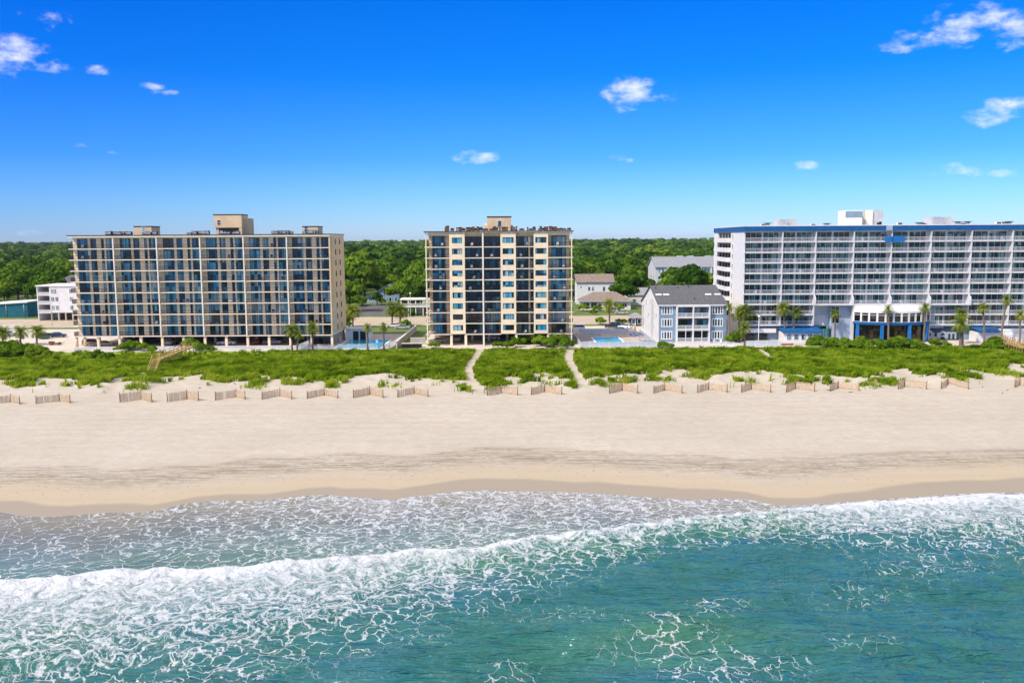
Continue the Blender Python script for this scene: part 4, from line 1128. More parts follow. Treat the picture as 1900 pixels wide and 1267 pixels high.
CARMAT = {c: pm('car_paint_'+c, v, .25, .02, 1, 0, .6) for c, v in dict(white=(.80, .80, .80), black=(.012, .013, .015), navy=(.015, .04, .09), silver=(.42, .43, .45), tan=(.40, .31, .22), red=(.25, .02, .02), green=(.02, .07, .06)).items()}
CARPROTO = {}
def car(colour, kind, px, Y, rz, label, group=None, z=.005):
    k = (colour, kind)
    if k not in CARPROTO: o = make_car(kind, CARMAT[colour]); CARPROTO[k] = o
    else: o = copy_tree(CARPROTO[k])
    o.location = (XY(px, Y, z), Y, z); o.rotation_euler = (0, 0, R(rz))
    for q in ('label', 'category', 'group'):
        if q in o: del o[q]
    tag(o, label, 'car', group)
gL = 'cars parked under the long tan block'
car('navy', 'sedan', 106, 241, 8, 'dark blue car parked on the pale lot left of the long tan block')
car('silver', 'sedan', 12, 245, -4, 'silver car behind the palms at the left edge of the picture')
car('tan', 'suv', 172, 221, 12, 'tan cover-coloured suv under the left end of the long block', gL)
car('tan', 'sedan', 194, 219.5, 3, 'tan sedan parked beside the tan suv under the long block', gL)
car('white', 'hatch', 240, 221, 80, 'white hatchback behind the low wall, second bay under the long block', gL)
car('black', 'suv', 268, 222, 90, 'black suv in the second bay under the long block', gL)
car('silver', 'suv', 318, 222, 90, 'silver suv in the third bay under the long block', gL)
car('black', 'sedan', 345, 222, 90, 'black sedan in the third bay under the long block', gL)
car('white', 'sedan', 421, 220.5, 178, 'white sedan parked sideways under the middle of the long block', gL)
car('red', 'hatch', 478, 222, 90, 'dark red hatchback in the fifth bay under the long block', gL)
car('silver', 'sedan', 505, 221.5, 175, 'silver sedan parked sideways in the fifth bay under the long block', gL)
car('black', 'hatch', 590, 222, 90, 'black hatchback in the last bay under the long block', gL)
gM = 'cars parked under the middle tower'
car('tan', 'sedan', 812, 222, 176, 'tan sedan under the left balcony column of the middle tower', gM)
car('silver', 'suv', 849, 226, 90, 'silver suv deep under the first window column of the middle tower', gM)
car('white', 'sedan', 912, 228, 178, 'white sedan in the dark middle of the tower car park', gM)
gW = 'cars in the lot behind the first pool'
car('white', 'sedan', 731, 262.6, 172, 'white car on the grassy strip by the road behind the first pool', gW, .008)
car('silver', 'sedan', 747, 257.5, 170, 'silver car nearer the beige wall behind the first pool', gW)
gR = 'cars in the lot behind the second pool'
car('black', 'suv', 1137, 257, 174, 'black suv on the pale lot left of the blue-grey condo', gR)
car('white', 'sedan', 1149, 246, 176, 'white sedan right behind the second pool', gR)
car('white', 'hatch', 1160, 255, 140, 'white hatchback beside the black suv', gR)
car('white', 'suv', 1070, 250, 175, 'white suv against the middle tower, behind the second pool', gR)
car('silver', 'suv', 1135, 312, 160, 'silver suv on the lawn of the brown bungalow', None, .0)
car('silver', 'sedan', 1153, 304, 165, 'silver sedan on the roadside by the brown bungalow', None, .008)

# ------------------------------------------------------------------ houses
def house(name, loc, w, d, h, rh, wallm, roofm, label, cat, ridge='x', over=.4, hip=0.0, wins=(), doors=(), rz=0.0, left_wall=None, ridge_y=.5, glass='glass_dark', rear_h=None):
    """w along x, d along y; front face y=0; wins: (x, z, w, h, nx) on the front"""
    root = empty(name, loc, rz)
    tag(root, label, cat)
    ry = d*ridge_y; hb = rear_h or h
    b = MB()
    if ridge == 'x': poly = [(0, 0), (0, h), (ry, h+rh), (d, hb), (d, 0)]
    if ridge == 'x' and hip == 0:
        b.prism([(p[0], p[1]) for p in poly], 'x', 0, w)
    elif ridge == 'y' and hip == 0:
        b.prism([(0, 0), (w, 0), (w, h), (w/2, h+rh), (0, h)], 'y', 0, d)
    else: b.box(0, w, 0, d, 0, h)
    b.build('wall', wallm, root)
    b = MB(); t = .16
    if hip > 0:
        o = over
        vs = [(-o, -o, h), (w+o, -o, h), (w+o, d+o, h), (-o, d+o, h), (hip, d*.5, h+rh), (w-hip, d*.5, h+rh)]
        b.add(vs, [(0,1,5,4), (1,2,5), (2,3,4,5), (3,0,4)]); b.box(-o+.01, w+o-.01, -o+.01, d+o-.01, h-.18, h-.004, 1)
    elif ridge == 'x':
        s0 = rh/ry; s1 = (h+rh-hb)/(d-ry)
        for (y0, z0, y1, z1) in ((-over, h-over*s0, ry, h+rh), (d+over, hb-over*s1, ry, h+rh)):
            n = Vector((0, -(z1-z0), (y1-y0))).normalized() * (t if y1 > y0 else -t)
            b.prism([(y0, z0+.01), (y1, z1+.01), (y1+n.y*0, z1+.01+t), (y0+n.y*.5, z0+.01+t)], 'x', -over, w+over)
    else:
        s0 = rh/(w/2)
        for sgn in (0, 1):
            x0 = -over if sgn == 0 else w+over
            b.prism([(x0, h-over*s0+.01), (w/2, h+rh+.01), (w/2, h+rh+.01+t), (x0, h-over*s0+.01+t)], 'y', -over, d+over)
    b.build('roof', [roofm, M['white']], root)
    for (x, z, ww, wh, nx) in wins:
        part('window', winmesh('window', ww, wh, nx, [M['white'], M[glass]], .10), root, (x, -.05, z))
    for (x, z, ww, wh) in doors:
        q = MB(); q.box(0, ww, -.06, .03, 0, wh); q.build('door', M['brown'], root, (x, 0, z))
    return root
# blue-grey three-storey condo beside the second pool
def condo():
    Yf = 219.0; x0 = XY(1222.5, Yf, 5); x1 = XY(1347, Yf, 5); w = x1-x0
    h = 9.75; rh = 4.0; d = 29.0; ry = 13.5
    root = empty('beach_condo', (x0, Yf, 0))
    tag(root, 'blue-grey three-storey beach condo with dark shingle roof and white gable side', 'apartment building')
    X = lambda px: XY(px, Yf, 5)-x0
    b = MB(); b.prism([(.0, 0), (.0, h), (ry, h+rh), (d, h-1.2), (d, 0)], 'x', .3, w); b.build('side_wall', M['offwhite'], root)
    b = MB()
    b.prism([(-.02, 0), (-.02, h+.02), (ry, h+rh+.02), (d, h-1.18), (d, 0)], 'x', .0, .297)
    b.build('gable_wall', M['offwhite'], root)
    b = MB()
    xa, xb = X(1253.5), X(1315.5)
    b.box(0, xa, -.25, -.025, 0, h-.03); b.build('front_cladding', M['bluegrey'], root); b = MB(); b.box(xb, w, -.25, -.025, 0, h-.03); b.build('front_cladding', M['bluegrey'], root)
    b = MB(); b.prism([(-.7, h-.22), (ry, h+rh+.03), (ry, h+rh+.26), (-.7, h+.03)], 'x', -.35, w+.35); b.prism([(d+.5, h-1.35), (d+.5, h-1.1), (ry+.002, h+rh+.26), (ry+.002, h+rh+.03)], 'x', -.35, w+.35)
    ro = b.build('roof', M['shingle'], root)
    for px, py in ((1222, 551), (1236, 550.5), (1314, 550.5), (1331, 550)):
        p = PY(px, py, Yf+6.5); t = (6.6/ry); zz = h + (rh+.26)*t
        b = MB(); b.box(-.8, .8, -.45, .45, 0, .16); o = b.build('skylight', M['white'], ro, (p.x-x0, 6.6, zz+.0)); o.rotation_euler = (math.atan2(rh, ry), 0, 0)
    for px, yy in ((1229, 11), (1271, 11.4), (1292, 12), (1290, 3)):
        b = MB(); b.tube([(0, 0, -.2), (0, 0, .5)], [.14, .14], 8); b.build('vent_pipe', M['darkmetal'], ro, (X(px)*1.03, yy, h+rh*yy/ry+.2))
    b = MB(); b.box(-.35, w+.35, -.78, -.705, h-.25, h+.05); b.build('gutter', M['white'], root)
    fh = [.35, 3.55, 6.7]
    wa = winmesh('window', X(1247)-X(1226), 2.2, 4, [M['white_metal'], M['glass_teal']], .28)
    for i, z in enumerate(fh):
        part('window', wa, root, (X(1226.5), -.33, z+.55)); part('window', wa, root, (X(1320), -.33, z+.55))
    # recessed balconies in a white frame
    rm = railmesh('railing', (xb-xa)/2-.35, 1.05, M['white_metal'], .16, .05, .10)
    xm = (xa+xb)/2
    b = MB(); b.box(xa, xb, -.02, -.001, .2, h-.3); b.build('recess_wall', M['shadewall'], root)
    for xx in (xa, xm-.16, xb-.32):
        p = MB(); p.box(xx, xx+.32, -1.4, -.26, 0, h-.03); p.build('post', M['white'], root)
    for i, z in enumerate(fh):
        p = MB(); p.box(xa+.003, xb-.003, -1.36, -.027, z-.28, z-.02); p.build('balcony_slab', M['white'], root)
        gm = winmesh('sliding_door', (xb-xa)/2-.4, 2.5, 2, [M['dark'], M['glass_dark']], .08)
        for q in (xa+.33, xm+.17):
            part('sliding_door', gm, root, (q, -.12, z)); part('railing', rm, root, (q-.0, -1.33, z))
            p = MB(); p.box(0, .16, 0, .14, 0, 3.15 if i == 0 else 1.06); p.build('post', M['white'], root, (q+((xb-xa)/2-.35)/2, -1.35, z-.02))
    p = MB(); p.box(xa+.003, xb-.003, -1.36, -.027, h-.45, h-.03); p.build('header', M['white'], root)
    # gable side openings and downpipe chase
    for yy, z, hh in ((3.0, 6.2, 1.3), (7.2, 5.6, 1.9), (7.2, 2.6, 1.6), (14, 8.8, 1.2), (16, 5.4, 1.0), (20, 8.0, 1.7), (24.5, 2.0, 2.2), (24.5, 6.6, 1.6)):
        part('side_window', winmesh('side_window', .8, hh, 1, [M['offwhite'], M['glass_black']], .08), root, (-.05, yy+.8, z), R(-90))
    p = MB(); p.box(-.35, -.003, 9.0, 9.8, 0, h+.9); p.build('chase', M['grey'], root)
    p = MB(); p.box(-.30, -.003, 25.6, 26.1, 1.2, 7.8); p.build('chase', M['grey'], root)
    b = MB(); b.box(X(1226), X(1246), -2.2, -.3, 0, .35); b.build('patio', M['concrete'], root)
condo()
# grey apartment block among the trees
def grey_block():
    Yf = 430.0; x0 = XY(1216.5, Yf, 6); w = 62; h = 12.2; rh = 4.6; d = 24.0
    root = empty('grey_apartment_block', (x0, Yf, 0))
    tag(root, 'pale grey apartment block with grey metal roof, at the wood behind the hotel', 'apartment building')
    b = MB(); b.prism([(0, 0), (0, h), (d/2, h+rh), (d, h), (d, 0)], 'x', 0, w); b.build('wall', M['ltgrey'], root)
    b = MB(); b.prism([(-.6, h-.25), (d/2, h+rh), (d/2, h+rh+.3), (-.6, h+.1)], 'x', -.5, w+.5); b.prism([(d+.6, h-.25), (d+.6, h+.1), (d/2+.003, h+rh+.3), (d/2+.003, h+rh)], 'x', -.5, w+.5)
    o = b.build('roof', M['shingle_lt'], root)
    for xx in (12.5, 18.0, 27, 31): 
        p = MB(); p.box(xx, xx+3.2, d/2-.6, d/2+.6, h+rh-.2, h+rh+.75); p.build('ridge_vent', M['grey'], o)
    nw = winmesh('window', 1.0, 1.9, 1, [M['white'], M['glass_dark']], .10)
    lg = winmesh('balcony_door', 4.6, 2.2, 3, [M['white'], M['glass_dark']], .12); rm = railmesh('railing', 4.8, 1.1, M['bluegrey'], .16, .09, .12)
    for i in range(3):
        z = 1.6 + i*3.5
        for xx in (1.2, 3.1, 12.2, 14.1, 27, 29, 38, 40): part('window', nw, root, (xx, -.06, z+.9))
        for xx in (6.2, 17.2, 22.4, 32, 43):
            part('balcony_door', lg, root, (xx, -.05, z+.4))
            p = MB(); p.box(-.15, 4.95, -1.1, -.051, -.25, 0); p.build('balcony_slab', M['white'], root, (xx, 0, z+.3)); part('railing', rm, root, (xx, -1.08, z+.3))
    for xx in (5.6, 11.2, 16.6, 22.0, 27.2):
        p = MB(); p.box(xx, xx+.5, -1.2, -.003, 0, h-.3); p.build('pilaster', M['white'], root)
    for yy in (6, 12, 17): part('side_window', winmesh('side_window', 1.4, 5, 1, [M['white'], M['glass_black']], .12, 3), root, (-.06, yy+1.4, 3), R(-90))
grey_block()
def at(px, Y): return (XY(px, Y, 2), Y, 0)
house('white_house', at(1070, 352), 15.0, 10, 9.0, 2.9, M['white'], M['shingle_br'], 'white two-storey house with brown roof behind the hipped bungalow', 'house', over=.5,
      wins=[(4.6, 5.4, 1.0, 1.7, 1), (6.1, 5.4, 1.0, 1.7, 1), (10.6, 5.2, 1.1, 1.9, 1), (1.4, 6.6, .7, .8, 1)])
house('bungalow', at(1078, 322), 18.6, 9, 3.4, 3.1, M['offwhite'], M['shingle_br'], 'low bungalow with brown hipped roof across the road', 'house', hip=5.0, over=.9,
      wins=[(.6, .9, 2.6, 2.0, 2), (3.7, .6, 2.2, 2.4, 2), (8.6, .7, 2.6, 2.2, 2), (12.4, .9, 2.2, 1.7, 2), (15.2, 1.0, 2.0, 1.5, 2)], doors=[(6.6, .1, 1.1, 2.2)])
house('shed', at(1164, 345), 12, 9, 4.0, 2.6, M['offwhite'], M['shingle_lt'], 'small house with grey roof half hidden behind the condo', 'house', over=.4, wins=[(2, 1.2, 1.4, 1.3, 2)])
r = empty('long_flat_shelter', at(1066, 395)); tag(r, 'long flat pale blue roof on posts at the edge of the wood', 'shelter')
b = MB(); b.box(0, 18.5, 0, 6, 6.2, 6.6); b.build('roof', M['bluegrey_lt'], r)
pmesh = MB(); pmesh.box(-.15, .15, -.15, .15, 0, 6.2); pmesh = pmesh.mesh('post', M['white'])
for xx in (.4, 6, 12, 18): part('post', pmesh, r, (xx, .3, 0)); part('post', pmesh, r, (xx, 5.6, 0))
house('gazebo', at(1169, 262), 3.9, 4, 2.7, 1.3, M['glass_teal'], M['shingle_lt'], 'small grey hip-roofed hut left of the condo', 'hut', hip=1.6, over=.35, wins=[(.5, .6, 1.2, 1.6, 1), (2.2, .6, 1.2, 1.6, 1)])
house('blue_house', at(699, 366), 9.6, 11, 4.6, 2.9, M['bluegrey'], M['shingle_lt'], 'blue-grey gabled house among the trees between the two towers', 'house', ridge='y', over=.7,
      wins=[(1.0, .6, 2.0, 1.7, 2), (4.0, .6, 2.4, 1.7, 2), (7.2, .6, 1.6, 1.7, 1), (2.6, 3.7, 4.4, 1.7, 4)])
b = MB(); r = empty('porch_house', at(681, 368)); tag(r, 'low pale porch joined to the left of the blue-grey gabled house', 'house')
b.box(0, 4, 0, 6, 0, 2.4); b.build('wall', M['bluegrey'], r); b = MB(); b.prism([(-.4, 2.4), (-.2, 3.0), (4.1, 3.6), (4.1, 2.4)], 'y', -.6, 6.4); b.build('roof', M['shingle_lt'], r)
part('window', winmesh('window', 2.4, 1.2, 3, [M['white'], M['glass_dark']], .1), r, (.7, -.06, .8))
house('grey_house', at(719, 640), 10, 9, 5.4, 3.6, M['ltgrey'], M['shingle_lt'], 'small grey house deep in the trees above the blue-grey one', 'house', ridge='x', over=.7, hip=3.6, wins=[(3.2, 2.0, 2.6, 1.8, 1), (7, 2.2, 1.4, 1.6, 1)])
house('white_cottage', at(716, 900), 22, 9, 9, 2.0, M['white'], M['white'], 'bright white roof glimpsed far off in the trees', 'house', over=.6, hip=3, wins=[(4, 4, 3, 2, 2), (12, 4, 3, 2, 2)])
# two-level open pavilion
r = empty('pergola', at(744, 303)); tag(r, 'two-level open timber structure beside the road, left of the middle tower', 'pergola')
for z, t in ((2.95, .35), (5.5, .45)):
    b = MB(); b.box(-.3, 10.5, -.3, 6, z, z+t); b.build('beam_deck' if z < 4 else 'roof', M['offwhite'], r)
for xx in (.1, 2.6, 5.2, 7.8, 10.0):
    for z0, z1 in ((0, 2.95), (3.3, 5.5)):
        b = MB(); b.box(-.16, .16, -.16, .16, z0, z1); b.build('post', M['offwhite'], r, (xx, .1, 0))
b = MB(); b.box(0, 10.2, 3.0, 3.2, 0, 2.9); b.build('inner_wall', M['shadewall'], r)
part('window', winmesh('window', 2.2, 2.2, 2, [M['offwhite'], M['glass_dark']], .2), r, (5.4, 2.9, .4))
b = railmesh('railing', 10.2, 1.0, M['offwhite'], .2, .07, .1); part('railing', b, r, (0, -.2, 3.3))
# white building on stilts at far left
def stilts():
    Yf = 292.0; x0 = XY(93, Yf, 5); x1 = XY(136, Yf, 5); xs_ = XY(78.5, Yf+3, 5)
    r = empty('stilt_house', (x0, Yf, 0)); w = x1-x0+2
    tag(r, 'white flat-roofed three-storey building on stilts beyond the road at far left', 'apartment building')
    b = MB(); b.box(0, w, 0, 14, 2.7, 11.6); b.build('wall', M['white'], r)
    b = MB(); b.box(xs_-x0-.2, w+.3, -.3, 14.3, 11.6, 12.0); b.build('roof', M['white'], r)
    b = MB(); b.box(xs_-x0, xs_-x0+.3, 0, 12, 0, 11.6); b.box(xs_-x0+.3, 0, 8, 12, 2.7, 11.6); b.build('porch_wall', M['white'], r)
    for z in (2.7, 5.7, 8.7):
        b = MB(); b.box(xs_-x0+.3, -.003, 0, 8, z-.2, z); b.build('porch_floor', M['offwhite'], r)
        part('railing', railmesh('railing', -(xs_-x0)-.35, 1.0, M['white_metal'], .15, .08, .1), r, (xs_-x0+.32, .05, z))
    wm = winmesh('window', 1.1, 1.6, 2, [M['white'], M['glass_pale']], .1)
    for z in (3.6, 6.5, 9.2):
        for xx in (.5, 1.3 if z > 9 else 1.9, 6.8): part('window', wm, r, (xx, -.06, z))
    for xx in (.2, 2.6, 5.0, 7.4):
        b = MB(); b.box(-.2, .2, -.2, .2, 0, 2.7); b.build('stilt', M['concrete'], r, (xx, .3, 0))
    b = MB(); b.box(.6, 7.6, 5, 5.3, 0, 2.65); b.build('lattice_wall', M['brown'], r)
stilts()
house('dark_roof_house', at(101, 380), 12, 12, 8.2, 3.6, M['offwhite'], M['shingle'], 'cream house with dark hipped roof behind the white stilt building', 'house', hip=4.5, over=.8, wins=[(1.0, 5.2, 1.6, 1.6, 2), (4.2, 5.2, 1.6, 1.6, 2), (7.4, 5.2, 1.6, 1.6, 2)])
r = empty('teal_hall', at(-30, 306)); tag(r, 'long teal-walled hall with white eaves at the left edge', 'building')
w = XY(51, 306, 3) - XY(-30, 306, 3)
b = MB(); b.prism([(0, 0), (w, 0), (w, 5.2), (0, 4.3)], 'y', 0, 16); b.build('wall', M['teal'], r)
b = MB(); b.prism([(-.5, 4.32), (w+.4, 5.22), (w+.4, 5.6), (-.5, 4.7)], 'y', -.5, 16.5); b.build('roof', M['white'], r)
for xx in (w*.52, w*.93):
    b = MB(); b.tube([(xx, -.12, 0), (xx, -.12, 4.6)], [.1, .1], 8); b.build('downpipe', M['steel'], r)
house('tan_garage', at(52, 318), 5.2, 8, 3.6, .9, M['offwhite'], M['shingle_lt'], 'low cream garage to the right of the teal hall', 'garage', over=.3, doors=[(1.2, 0, 2.4, 2.3)])

# ------------------------------------------------------------------ fences, walls, pools
def picket_fence(name, a, b_, h, mat, label, cat='fence', step=.16, pw=.06, post=2.4, group=None, panel=None):
    a = Vector(a); b_ = Vector(b_); d = b_-a; L = math.hypot(d.x, d.y)
    r = empty(name, a, math.atan2(d.y, d.x)); tag(r, label, cat, group); s = d.z/L
    m_ = MB()
    n = int(L/step)
    for i in range(n):
        x = (i+.5)*step; m_.box(x-pw/2, x+pw/2, -.012, .012, .08+s*x, h-.06+s*x)
    for z in (.12, h-.08): m_.bar((0, 0, z), (L, 0, z+s*L), .06, .07)
    if panel: m_.box(.02, L-.02, .02, .03, .1, h-.12, 1)
    m_.build('panel', [mat, panel or mat], r)
    k = max(1, int(round(L/post)))
    pp = MB(); pp.box(-.06, .06, -.06, .06, 0, h+.05); pp = pp.mesh('post', mat)
    for i in range(k+1): part('post', pp, r, (L*i/k, 0, s*L*i/k))
    return r
M['pale_glass_panel'] = pm('pale_blue_panel', (.42, .52, .60), .35, .08, 1.0, 0, .5)
r = empty('low_wall', (XY(138, 210.5, 0), 210.5, 0)); tag(r, 'long low pale wall in front of the long tan block', 'wall')
w = XY(556, 210.5, 0)-r.location.x
b = MB(); b.box(0, w, 0, .3, 0, .8); b.build('wall', M['ltgrey'], r); b = MB(); b.box(-.05, w+.05, -.05, .35, .8, .92); b.build('coping', M['white'], r)
yf = 208.6; zf = .02
picket_fence('picket_fence', (XY(555, yf), yf, zf), (XY(721, yf), yf, zf), 1.45, M['white_metal'], 'white picket fence along the front of the first pool, facing the dune')
picket_fence('picket_fence', (XY(555, yf), yf+.1, zf), (XY(555, yf)+.6, 224, zf), 1.45, M['white_metal'], 'white picket fence running back at the left end of the first pool yard')
picket_fence('picket_fence', (XY(593, 224)-3.2, 224, zf), (XY(633, 224), 224, zf), 1.6, M['white_metal'], 'short white fence below the end wall of the long block')
picket_fence('picket_fence', (XY(721, yf), yf+.1, zf), (XY(721, yf)+1.0, 226, zf), 1.45, M['white_metal'], 'white fence closing the first pool on its right side')
sheet('pool_terrace', rect(-50, -30.2, LOTY+.9, 244), .012, M['deck'])
sheet('pool_terrace', rect(XY(557, 211), -41.5, LOTY+1.8, 226), .016, M['pavers'])
def watermat():
    mt, nt, nd, lk = newmat('pool_water')
    out = N(nt, 'ShaderNodeOutputMaterial'); b = N(nt, 'ShaderNodeBsdfPrincipled'); lk.new(b.outputs[0], out.inputs[0])
    geo = N(nt, 'ShaderNodeNewGeometry').outputs['Position']
    n1 = noise(nt, geo, .25, 2, .5)
    lk.new(mixc(nt, maprange(nt, n1, .4, .6), (.03, .36, .58), (.06, .46, .66)), b.inputs['Base Color'])
    b.inputs['Roughness'].default_value = .07; b.inputs['IOR'].default_value = 1.33
    bp = N(nt, 'ShaderNodeBump'); bp.inputs['Strength'].default_value = .3; bp.inputs['Distance'].default_value = .1
    lk.new(noise(nt, geo, 2.0, 3, .6), bp.inputs['Height']); lk.new(bp.outputs[0], b.inputs['Normal'])
    return mt
M['pool'] = watermat()
def pool(x0, x1, y0, y1, z, label):
    r = empty('swimming_pool', ((x0+x1)/2, (y0+y1)/2, z)); tag(r, label, 'swimming pool')
    hx, hy = (x1-x0)/2, (y1-y0)/2
    b = MB(); b.add([(-hx, -hy, .03), (hx, -hy, .03), (hx, hy, .03), (-hx, hy, .03)], [(0,1,2,3)]); b.build('water', M['pool'], r, fix=False)
    b = MB(); t = .45
    for q in ((-hx-t, hx+t, -hy-t, -hy), (-hx-t, hx+t, hy, hy+t), (-hx-t, -hx, -hy, hy), (hx, hx+t, -hy, hy)): b.box(*q, -.02, .12)
    b.build('coping', M['white'], r)
    for sx in (-1, 1):
        b = MB(); b.tube([(sx*(hx-.3), hy+.3, .1), (sx*(hx-.3), hy+.2, .8), (sx*(hx-.3), hy-.4, .8), (sx*(hx-.3), hy-.5, .05)], [.03]*4, 6); b.build('ladder', M['steel'], r)
pool(G(650, 630).x, G(725, 630).x, 210.6, G(690, 630.5).y, .02, 'larger blue swimming pool between the long block and the middle tower')
# pool house and walls by the first pool
house('pool_house', at(641, 229.5), 6.4, 5.5, 2.9, .35, M['white'], M['ltgrey'], 'small white pool house with two dark doors behind the first pool', 'hut', over=.25, wins=[])
r = [o for o in COL.objects if o.name.startswith('pool_house')][0]
for xx in (2.0, 3.9): 
    q = MB(); q.box(0, 1.5, -.05, .02, .05, 2.4); q.build('door', M['dark'], r, (xx, 0, 0))
def wall_run(name, a, b_, h, t, mat, label):
    d = Vector(b_)-Vector(a); r = empty(name, a, math.atan2(d.y, d.x)); tag(r, label, 'wall'); L = math.hypot(d.x, d.y)
    m_ = MB(); m_.box(0, L, 0, t, 0, h); m_.build('wall', mat, r); m_ = MB(); m_.box(-.04, L+.04, -.05, t+.05, h, h+.12); m_.build('coping', M['offwhite'], r)
xw = XY(738, 212, 1)
wall_run('boundary_wall', (xw, 211, 0), (xw+.4, 251, 0), 1.7, .3, M['concrete'], 'beige boundary wall running back beside the first pool')
wall_run('boundary_wall', (xw+2.2, 220, 0), (XY(789, 220, 0), 220, 0), 1.5, .3, M['concrete'], 'beige retaining wall left of the middle tower')
sheet('planting_strip', [(xw+.6, 214), (xw+2.0, 214), (xw+2.4, 250), (xw+.9, 250)], .016, M['lawn'])
r = empty('garage_opening', (xw+1.0, 212.0, 0)); tag(r, 'low dark garage opening at the foot of the beige wall', 'enclosure')
for k in range(2):
    b = MB(); b.box(k*2.5, k*2.5+2.3, 0, 1.5, 0, 1.0); b.build('bin', M['dark'], r)  # solid dark blocks stand for the shade inside an open garage
b = MB(); b.box(-.15, 5.0, -.1, 1.7, 1.0, 1.12); b.build('lid', M['concrete'], r)
# second pool
x0 = XY(1077, 211, .5); x1 = XY(1218, 211, .5)
b = MB(); dz = .55
b.box(x0, x1, 211, 241, -.05, dz); tag(b.build('pool_terrace', M['pavers']), kind='structure')
sheet('pool_terrace', rect(x0+7.2, x1-.4, 216, 240), dz+.006, M['deck'])
pool(G(1099, 626, dz).x, G(1146, 626, dz).x, G(1130, 637, dz).y, G(1130, 626, dz).y, dz, 'smaller blue swimming pool between the middle tower and the blue-grey condo')
gF = 'pale low fences round the second pool'
picket_fence('pool_fence', (x0, 210.9, 0), (x1, 210.9, 0), 1.35, M['white_metal'], 'pale panel fence along the front of the second pool', panel=M['pale_glass_panel'])
picket_fence('pool_fence', (x0-.1, 211, 0), (x0-.5, 238, 0), 1.5, M['white_metal'], 'pale panel fence beside the middle tower, left side of the second pool', panel=M['pale_glass_panel'])
picket_fence('pool_fence', (x1+.1, 211, 0), (x1+.1, 240, 0), 1.5, M['white_metal'], 'pale panel fence along the condo side of the second pool', panel=M['pale_glass_panel'])
picket_fence('pool_fence', (x0+1.5, 236, dz), (XY(1166, 236), 236, dz), 1.5, M['white_metal'], 'pale fence between the second pool and the car park', panel=M['pale_glass_panel'])
# patio fence in front of the condo and beside it
picket_fence('picket_fence', (XY(1226, 211.4), 211.4, 0), (XY(1346, 211.4), 211.4, 0), 1.15, M['white_metal'], 'low white fence in front of the blue-grey condo')
picket_fence('picket_fence', (XY(1347, 212), 212, 0), (XY(1376, 207.8), 207.8, 0), 1.2, M['white_metal'], 'white fence sloping down right of the condo')
picket_fence('picket_fence', (XY(1382, 212), 212, 0), (XY(1444, 212), 212, 0), 1.3, M['white_metal'], 'pale fence in front of the left end of the hotel', panel=M['pale_glass_panel'])
picket_fence('picket_fence', (XY(1446, 213.2), 213.2, 0), (XY(1512, 213.2), 213.2, 0), 1.2, M['white_metal'], 'white fence in front of the blue-awning pool bar')
wall_run('garden_wall', (XY(1560, 212.5), 212.5, 0), (XY(1642, 212.5), 212.5, 0), .9, .3, M['ltgrey'], 'low pale wall in front of the hotel pavilion')
sheet('pool_terrace', rect(XY(1380, 214), XY(1560, 214), 212, 224), .013, M['deck'])
picket_fence('picket_fence', (XY(0, 283)-8, 262.8, 0), (XY(40, 262.8), 262.8, 0), 1.5, M['white_metal'], 'white fence beside the road below the teal hall')

# sun loungers and parasol by the second pool; white chairs by the first
def lounger():
    r = empty('sun_lounger', (0, 0, 0))
    b = MB(); b.box(-.32, .32, -.9, .45, .28, .36); b.build('seat', M['blue_lt'], r)
    b = MB(); b.prism([(.45, .28), (.45, .36), (1.0, .82), (1.03, .74)], 'x', -.32, .32); b.build('backrest', M['blue_lt'], r)
    lm = MB(); lm.box(-.03, .03, -.03, .03, 0, .28); lm = lm.mesh('leg', M['white_metal'])
    for x in (-.28, .28):
        for y in (-.8, .4): part('leg', lm, r, (x, y, 0))
    return r
lp = lounger()
LS_ = [(1174, 625, 40, 'blue sun lounger nearest the closed parasol by the second pool'), (1181, 623.5, 55, 'blue sun lounger behind the parasol one, second pool'), (1187, 626.5, 70, 'blue sun lounger third from the parasol, second pool'), (1193, 634.5, 100, 'blue sun lounger near the front fence corner, second pool'), (1203, 635, 95, 'blue sun lounger right in the front corner of the second pool')]
for i, (px, py, a, lab) in enumerate(LS_):
    o = lp if i == 0 else copy_tree(lp); p = G(px, py, dz+.01); o.location = (p.x, p.y, dz+.01); o.rotation_euler = (0, 0, R(a)); tag(o, lab, 'sun lounger', 'sun loungers by the second pool')
p = G(1178.5, 618, dz); r = empty('closed_parasol', (p.x, p.y, dz)); tag(r, 'closed cream parasol standing beside the second pool', 'parasol')
b = MB(); b.tube([(0,0,0),(0,0,3.2)], [.035]*2, 8); b.build('pole', M['wood'], r)
b = MB(); b.tube([(0,0,.9),(0,0,1.2),(0,0,2.2),(0,0,3.05)], [.20,.26,.18,.04], 10); b.build('canopy', M['trim'], r)
b = MB(); b.tube([(0,0,0),(0,0,.12)], [.35,.3], 12); b.build('base', M['concrete'], r)
# lamp posts
def lamp(px, py, h, mat, label, head='globe', group=None):
    p = G(px, py, 0); r = empty('street_lamp', (p.x, p.y, 0)); tag(r, label, 'street lamp', group)
    b = MB(); b.tube([(0,0,0),(0,0,.4),(0,0,h)], [.16,.09,.06], 8); b.build('pole', mat, r)
    b = MB()
    if head == 'globe': b.tube([(0,0,h),(0,0,h+.12),(0,0,h+.45),(0,0,h+.6)], [.08,.28,.28,.06], 10)
    else: b.box(-.5, .5, -.16, .16, h, h+.16)
    b.build('lamp_head', M['white_metal'], r)
lamp(762, 599, 9.2, M['steel'], 'tall street lamp beside the road left of the middle tower')
lamp(1407, 638, 6.6, M['white_metal'], 'white lamp post at the left of the hotel pool bar')
lamp(1528, 628, 4.6, M['white_metal'], 'white lamp post with flat head right of the pool bar', 'flat')
lamp(1823, 629, 5.0, M['white_metal'], 'white lamp post in front of the right-hand hotel awning')
